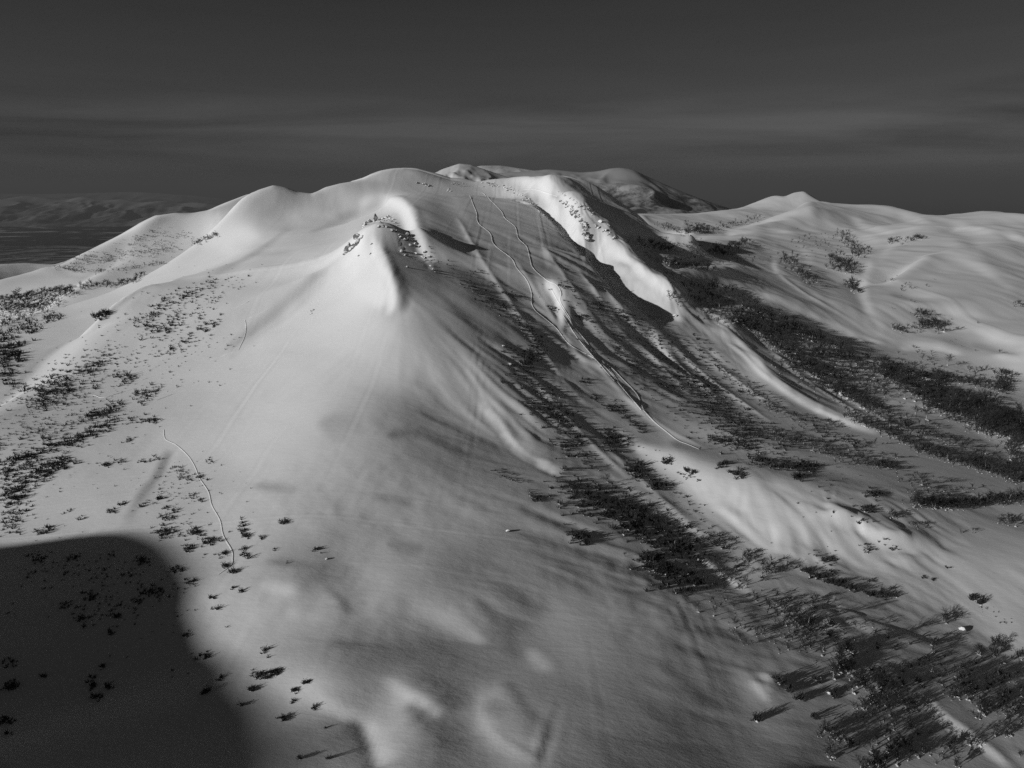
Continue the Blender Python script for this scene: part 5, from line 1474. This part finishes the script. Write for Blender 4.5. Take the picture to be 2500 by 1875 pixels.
# ------------------------------------------------------------------ rocks
def rock_material():
    m, nt, b = new_mat('rimed_rock')
    b.inputs['Roughness'].default_value = 0.9
    tc = nt.nodes.new('ShaderNodeTexCoord'); ge = nt.nodes.new('ShaderNodeNewGeometry')
    sp = nt.nodes.new('ShaderNodeSeparateXYZ'); nt.links.new(ge.outputs['True Normal'], sp.inputs[0])
    n = nt.nodes.new('ShaderNodeTexNoise'); n.inputs['Scale'].default_value = 2.2; n.inputs['Detail'].default_value = 6
    nt.links.new(tc.outputs['Object'], n.inputs['Vector'])
    ad = nt.nodes.new('ShaderNodeMath'); ad.operation = 'ADD'
    nt.links.new(sp.outputs[2], ad.inputs[0]); nt.links.new(n.outputs['Fac'], ad.inputs[1])
    r = nt.nodes.new('ShaderNodeValToRGB')
    r.color_ramp.elements[0].position = 0.72; r.color_ramp.elements[0].color = (.13, .13, .13, 1)
    r.color_ramp.elements[1].position = 0.98; r.color_ramp.elements[1].color = (.82, .82, .82, 1)
    nt.links.new(ad.outputs[0], r.inputs[0]); nt.links.new(r.outputs[0], b.inputs['Base Color'])
    return m
M_ROCK = rock_material()
import bmesh
def rock_mesh(seed, tall=1.0):
    rnd = random.Random(seed)
    bm = bmesh.new()
    bmesh.ops.create_icosphere(bm, subdivisions=2, radius=0.5)
    planes = [(Vector((rnd.gauss(0, 1), rnd.gauss(0, 1), rnd.gauss(0, .8))).normalized(), rnd.uniform(.26, .42)) for _ in range(9)]
    for v in bm.verts:
        for nrm, d in planes:
            k = v.co.dot(nrm)
            if k > d: v.co -= nrm * (k - d)
        v.co += Vector((rnd.uniform(-.03, .03), rnd.uniform(-.03, .03), rnd.uniform(-.03, .03)))
        v.co.z *= tall
        if v.co.z > 0.1 * tall and tall > 1.2:
            f = 1 - 0.55 * (v.co.z / (0.5 * tall)); v.co.x *= f; v.co.y *= f
    me = bpy.data.meshes.new('rock'); bm.to_mesh(me); bm.free()
    me.materials.append(M_ROCK)
    return me
ROCKS = [rock_mesh(100 + i) for i in range(8)]
SPIRES = [rock_mesh(200 + i, 1.7) for i in range(4)]
_rk = [0]
def rock(px, py, size, label, group=None, spire=False, name='rock'):
    g = ground(px, py)[0]
    if np.isnan(g[0]): return
    _rk[0] += 1; k = _rk[0]
    o = link(name, (SPIRES[k % 4] if spire else ROCKS[k % 8]))
    if group and 'crag' in group: size *= 1.7
    elif group and 'knob' in group: size *= 1.8
    elif group: size *= 1.1
    o.scale = (size * random.uniform(.8, 1.25), size * random.uniform(.8, 1.25), size * random.uniform(.75, 1.1))
    o.location = (g[0], g[1], float(height(g[0], g[1])) - size * 0.04)
    o.rotation_euler = (random.uniform(-.25, .25), random.uniform(-.25, .25), random.uniform(0, 6.28))
    o['label'] = label; o['category'] = 'rock'
    if group: o['group'] = group
    return o
def crag(cx, cy, off=(800, 480), k=0.1356): return off[0] + cx * k, off[1] + cy * k
rock(*crag(855, 440), 4.2, 'tallest white pointed rock on top of the crag', 'rocks of the crag', True)
rock(*crag(750, 470), 3.2, 'rimed rock just left of the tallest pinnacle on the crag', 'rocks of the crag')
rock(*crag(700, 465), 2.8, 'dark-topped rock on the left shoulder of the crag', 'rocks of the crag')
rock(*crag(665, 520), 3.0, 'white rock stepping down left from the crag top', 'rocks of the crag')
rock(*crag(650, 555), 1.8, 'small white rock at the left foot of the crag top', 'rocks of the crag')
rock(*crag(370, 950), 4.2, 'lowest pointed white rock at the end of the crag rib', 'rocks of the crag', True)
rock(*crag(330, 1010), 2.6, 'dark narrow rock below the lowest crag spire', 'rocks of the crag')
rock(*crag(420, 950), 2.6, 'rock right beside the lowest crag spire', 'rocks of the crag')
rock(*crag(480, 900), 2.4, 'white rock above the lowest crag spire', 'rocks of the crag')
rock(*crag(530, 850), 2.6, 'middle rock of the descending crag rib', 'rocks of the crag')
rock(*crag(560, 800), 2.8, 'dark-sided rock in the middle of the crag rib', 'rocks of the crag')
rock(*crag(530, 730), 2.8, 'square white rock at the head of the lower crag rib', 'rocks of the crag')
rock(*crag(620, 725), 1.8, 'dark rock jutting right from the lower crag rib', 'rocks of the crag')
for i, (a, b, s) in enumerate(((930, 425, 2.0), (960, 410, 2.2), (1000, 405, 2.0), (1050, 390, 2.2), (1090, 370, 2.2), (1130, 390, 2.0), (1180, 420, 1.8), (900, 450, 1.8), (950, 470, 1.6), (1010, 440, 1.8), (1080, 430, 1.8), (1150, 450, 1.6), (1220, 480, 1.6), (1260, 520, 1.4))):
    rock(*crag(a, b), s, 'rock in the dark jagged row right of the crag top', 'jagged row of rocks right of the crag')
for a, b in ((1150, 615), (1240, 620), (1320, 740), (1390, 765), (1440, 770), (1490, 870), (1585, 850), (1640, 900), (1700, 1100), (1740, 1110), (1585, 1030), (1480, 690), (1430, 680), (1290, 690), (1750, 1000), (1850, 1250), (1840, 1080), (990, 530), (1050, 545), (920, 540)):
    rock(*crag(a, b), random.uniform(1.0, 1.9), 'small snow-topped rock on the shaded slope right of the crag', 'rocks on the shaded slope under the crag')
rock(*crag(1330, 985), 2.6, 'bright boulder midway down the shaded slope under the crag')
rock(*crag(1400, 1060), 2.4, 'boulder with a long dark shadow on the shaded slope')
rock(*crag(1900, 1320), 2.2, 'upper of two low rocks at the foot of the shaded slope')
rock(*crag(1930, 1362), 2.0, 'lower of two low rocks at the foot of the shaded slope')
rock(*crag(1430, 1275), 2.0, 'lone rock on grey snow below the shaded slope')
rock(*crag(790, 850), 1.6, 'dark stone on the bright crest below the crag')
rock(*crag(765, 1030), 1.8, 'half-buried stone on the bright face under the crag')
rock(*crag(555, 1060), 1.5, 'small dark stone on the bright face right of the crag rib')
rock(764, 758, 2.6, 'upper of two dark boulders alone on the bright left face')
rock(760, 766, 2.2, 'lower of two dark boulders alone on the bright left face')
def rocks_line(line, n, lo, hi, label, group, spread=4, spire=0.0):
    p = spline(line, 6)
    L = np.concatenate([[0], np.cumsum(np.linalg.norm(np.diff(p, axis=0), axis=1))])
    for _ in range(n):
        d = random.uniform(0, L[-1])
        rock(np.interp(d, L, p[:, 0]) + random.gauss(0, spread), np.interp(d, L, p[:, 1]) + random.gauss(0, spread * .6), random.uniform(lo, hi), label, group, random.random() < spire)
rocks_line([(1176, 450), (1215, 453), (1250, 465), (1280, 482)], 55, 1.0, 2.6, 'broken rock along the dark rim just below the summit', 'rocks on the summit rim', 5)
rocks_line([(1280, 482), (1310, 505), (1335, 535)], 18, 1.4, 2.6, 'rock on the edge of the dark scarp below the summit', 'rocks on the dark scarp', 3)
rocks_line([(1375, 488), (1400, 515), (1425, 550), (1432, 590)], 45, 1.2, 3.0, 'rock on the dark knob above the bright flank', 'rocks of the dark knob', 4, .15)
rocks_line([(1362, 465), (1385, 480), (1408, 496)], 14, 1.2, 2.4, 'dark rock on the right skyline below the summit', 'rocks on the right skyline', 3)
rocks_line([(1412, 503), (1435, 512), (1450, 528)], 12, 1.6, 3.2, 'pale rimed rock in the upper cluster on the right skyline', 'upper rimed rocks on the right skyline', 3, .3)
rocks_line([(1452, 548), (1475, 565), (1500, 585)], 16, 1.4, 3.2, 'dark rock in the lower cluster on the right skyline', 'lower dark rocks on the right skyline', 4)
rock(1466, 542, 5.0, 'big white rock, left of two in the lower skyline cluster')
rock(1486, 551, 4.6, 'big white rock, right of two in the lower skyline cluster')
rocks_line([(1006, 443), (1030, 448), (1052, 457)], 14, 1.0, 2.4, 'rock on the left summit skyline', 'rocks on the left summit skyline', 3)
rocks_line([(1085, 462), (1100, 466)], 7, 0.9, 1.8, 'small rock on the snow below the left summit rocks', 'rocks below the left summit', 4)
rocks_line([(1105, 449), (1150, 449)], 9, 0.9, 1.8, 'small pale rock on the skyline between the two summits', 'rocks between the summits', 3)
rock(1648, 772, 3.6, 'undercut snowy boulder at the foot of the bright flank')
rock(1245, 889, 2.6, 'white snow-covered boulder at the foot of the dark gully')
rock(1229, 846, 2.2, 'dark rock sticking out of the snow beside the gully')
rock(1276, 489, 2.8, 'bright boulder perched on the dark scarp')
rock(1241, 1297, 1.5, 'lone snow-capped boulder on open grey snow in the centre')
rock(2347, 1537, 2.0, 'white snow-capped boulder at the thin dark channel')
rock(2003, 1657, 1.0, 'small bright snow-capped rock, upper of two among spiky scrub')
rock(2024, 1693, 1.0, 'small bright snow-capped rock, lower of two among spiky scrub')
rock(798, 1365, 0.9, 'small dark stone beside a shrub left of centre')

# ------------------------------------------------------------------ the skier where the long tracks end
M_CLOTH, _nt, _b = new_mat('dark_ski_clothing'); _b.inputs['Base Color'].default_value = (.03, .03, .03, 1); _b.inputs['Roughness'].default_value = .8
M_SKI, _nt, _b = new_mat('ski_base'); _b.inputs['Base Color'].default_value = (.12, .12, .12, 1)
def skier():
    g = ground(1709, 1098)[0]
    root = link('person', None)
    root.location = (g[0], g[1], float(height(g[0], g[1])) + 0.03); root.rotation_euler = (0, 0, R(-28))
    root['label'] = 'skier in dark clothes crouching at the end of the long tracks'; root['category'] = 'person'
    # one continuous crouching figure facing +x
    J = {'pelvis': (-.12, 0, .62, .15), 'chest': (.12, 0, .98, .17), 'neck': (.20, 0, 1.14, .07), 'head': (.27, 0, 1.30, .11), 'crown': (.28, 0, 1.42, .09)}
    E = [('pelvis', 'chest'), ('chest', 'neck'), ('neck', 'head'), ('head', 'crown')]
    for s, sg in (('l', 1), ('r', -1)):
        J.update({'hip' + s: (-.12, .13 * sg, .58, .12), 'knee' + s: (.16, .15 * sg, .40, .085), 'ankle' + s: (-.04, .14 * sg, .10, .06), 'toe' + s: (.14, .14 * sg, .07, .05),
                  'shoulder' + s: (.12, .22 * sg, 1.02, .075), 'elbow' + s: (.22, .34 * sg, .82, .055), 'hand' + s: (.44, .30 * sg, .84, .05)})
        E += [('pelvis', 'hip' + s), ('hip' + s, 'knee' + s), ('knee' + s, 'ankle' + s), ('ankle' + s, 'toe' + s), ('chest', 'shoulder' + s), ('shoulder' + s, 'elbow' + s), ('elbow' + s, 'hand' + s)]
    names = list(J)
    me = bpy.data.meshes.new('body')
    me.from_pydata([J[n][:3] for n in names], [(names.index(a), names.index(b)) for a, b in E], [])
    o = link('body', me, root)
    md = o.modifiers.new('skin', 'SKIN')
    for i, n in enumerate(names):
        r = J[n][3]; me.skin_vertices[0].data[i].radius = (r, r)
        me.skin_vertices[0].data[i].use_root = (n == 'pelvis')
    sub = o.modifiers.new('smooth', 'SUBSURF'); sub.levels = sub.render_levels = 1
    me.materials.append(M_CLOTH)
    for sg in (1, -1):
        gk = Geo()
        pts = [(-.75, .02), (-.2, .02), (.6, .02), (.85, .06), (.98, .14)]
        for (x0, z0), (x1, z1) in zip(pts[:-1], pts[1:]):
            k = len(gk.v)
            for x, z in ((x0, z0), (x1, z1)):
                for dy in (-.05, .05):
                    for dz in (0, .02): gk.v.append((x, .14 * sg + dy, z + dz))
            gk.f += [(k, k + 2, k + 6, k + 4), (k + 1, k + 5, k + 7, k + 3), (k, k + 4, k + 5, k + 1), (k + 2, k + 3, k + 7, k + 6)]
        link('ski', gk.mesh('ski', M_SKI), root)
        gp = Geo(); gp.cone((.46, .30 * sg, .92), (.10, .42 * sg, .02), .012, .008, 5)
        link('ski_pole', gp.mesh('ski_pole', M_SKI), root)
skier()
# ------------------------------------------------------------------ labels: within each group say which part of it, and which is tallest there
def single_out():
    from collections import defaultdict
    G = defaultdict(list)
    for o in bpy.data.objects:
        if o.parent is None and 'label' in o and 'group' in o: G[o['label']].append(o)
    SIZE = {'birch_tree': ('tallest', 'shortest'), 'bare_shrub': ('widest', 'smallest'), 'rock': ('biggest', 'smallest')}
    for lab, l in G.items():
        if len(l) < 2: continue
        px = {o.name: project(*o.location) for o in l}
        cells = [('', l)]
        if len(l) > 7:
            l = sorted(l, key=lambda o: px[o.name][1])
            rows = [('upper', l[:len(l) // 3]), ('middle', l[len(l) // 3: 2 * len(l) // 3]), ('lower', l[2 * len(l) // 3:])]
            cols = ('left part', 'centre', 'right part')
            if len(l) > 60:
                n = len(l)
                rows = [(w, l[n * k // 4: n * (k + 1) // 4]) for k, w in enumerate(('top', 'upper', 'lower', 'bottom'))]
                cols = ('far left', 'left', 'right', 'far right') if n < 110 else ('far left', 'left', 'centre', 'right', 'far right')
            cells = []
            for w, c in rows:
                c = sorted(c, key=lambda o: px[o.name][0])
                if len(c) > 6:
                    m = len(cols)
                    cells += [(w + ' ' + cols[k], c[len(c) * k // m: len(c) * (k + 1) // m]) for k in range(m)]
                else:
                    cells.append((w + ' part', c))
        for where, c in cells:
            if not c: continue
            big, small = SIZE.get(c[0].name.split('.')[0], ('biggest', 'smallest'))
            c = sorted(c, key=lambda o: o.scale[2] + .5 * o.scale[0])
            for k, o in enumerate(c):
                t = lab + (', ' + where if where else '')
                if len(c) > 1:
                    if k == len(c) - 1: t = big + ' ' + t
                    elif k == 0: t = small + ' ' + t
                    elif len(c) > 3:
                        q = sorted(c[1:-1], key=lambda o: px[o.name][0])
                        if o == q[0]: t = 'leftmost ' + t
                        elif o == q[-1]: t = 'rightmost ' + t
                        elif len(q) > 3:
                            r = sorted(q[1:-1], key=lambda o: px[o.name][1])
                            if o == r[0]: t = 'topmost ' + t
                            elif o == r[-1]: t = 'lowest ' + t
                    elif len(c) == 3: t = 'middling ' + t
                w = t.split()
                o['label'] = ' '.join(w[:16])
single_out()
# ------------------------------------------------------------------ the air: a thin haze that swallows the far country
def haze():
    x0, x1, y0, y1, z0, z1 = -52000, 52000, -8000, 66000, -870, 330
    v = [(x, y, z) for z in (z0, z1) for y in (y0, y1) for x in (x0, x1)]
    f = [(0, 2, 3, 1), (4, 5, 7, 6), (0, 1, 5, 4), (2, 6, 7, 3), (0, 4, 6, 2), (1, 3, 7, 5)]
    me = bpy.data.meshes.new('haze'); me.from_pydata(v, [], f)
    m = bpy.data.materials.new('thin_grey_haze'); m.use_nodes = True
    nt = m.node_tree; nt.nodes.clear()
    out = nt.nodes.new('ShaderNodeOutputMaterial')
    pv = nt.nodes.new('ShaderNodeVolumePrincipled')
    pv.inputs['Color'].default_value = (0.19, 0.19, 0.19, 1)
    pv.inputs['Density'].default_value = 6.5e-5
    pv.inputs['Anisotropy'].default_value = 0.0
    nt.links.new(pv.outputs[0], out.inputs['Volume'])
    me.materials.append(m)
    o = bpy.data.objects.new('haze', me); COL.objects.link(o)
    o['kind'] = 'stuff'
    o['label'] = 'thin grey haze over the far plain and mountains'
    o['category'] = 'haze'
haze()
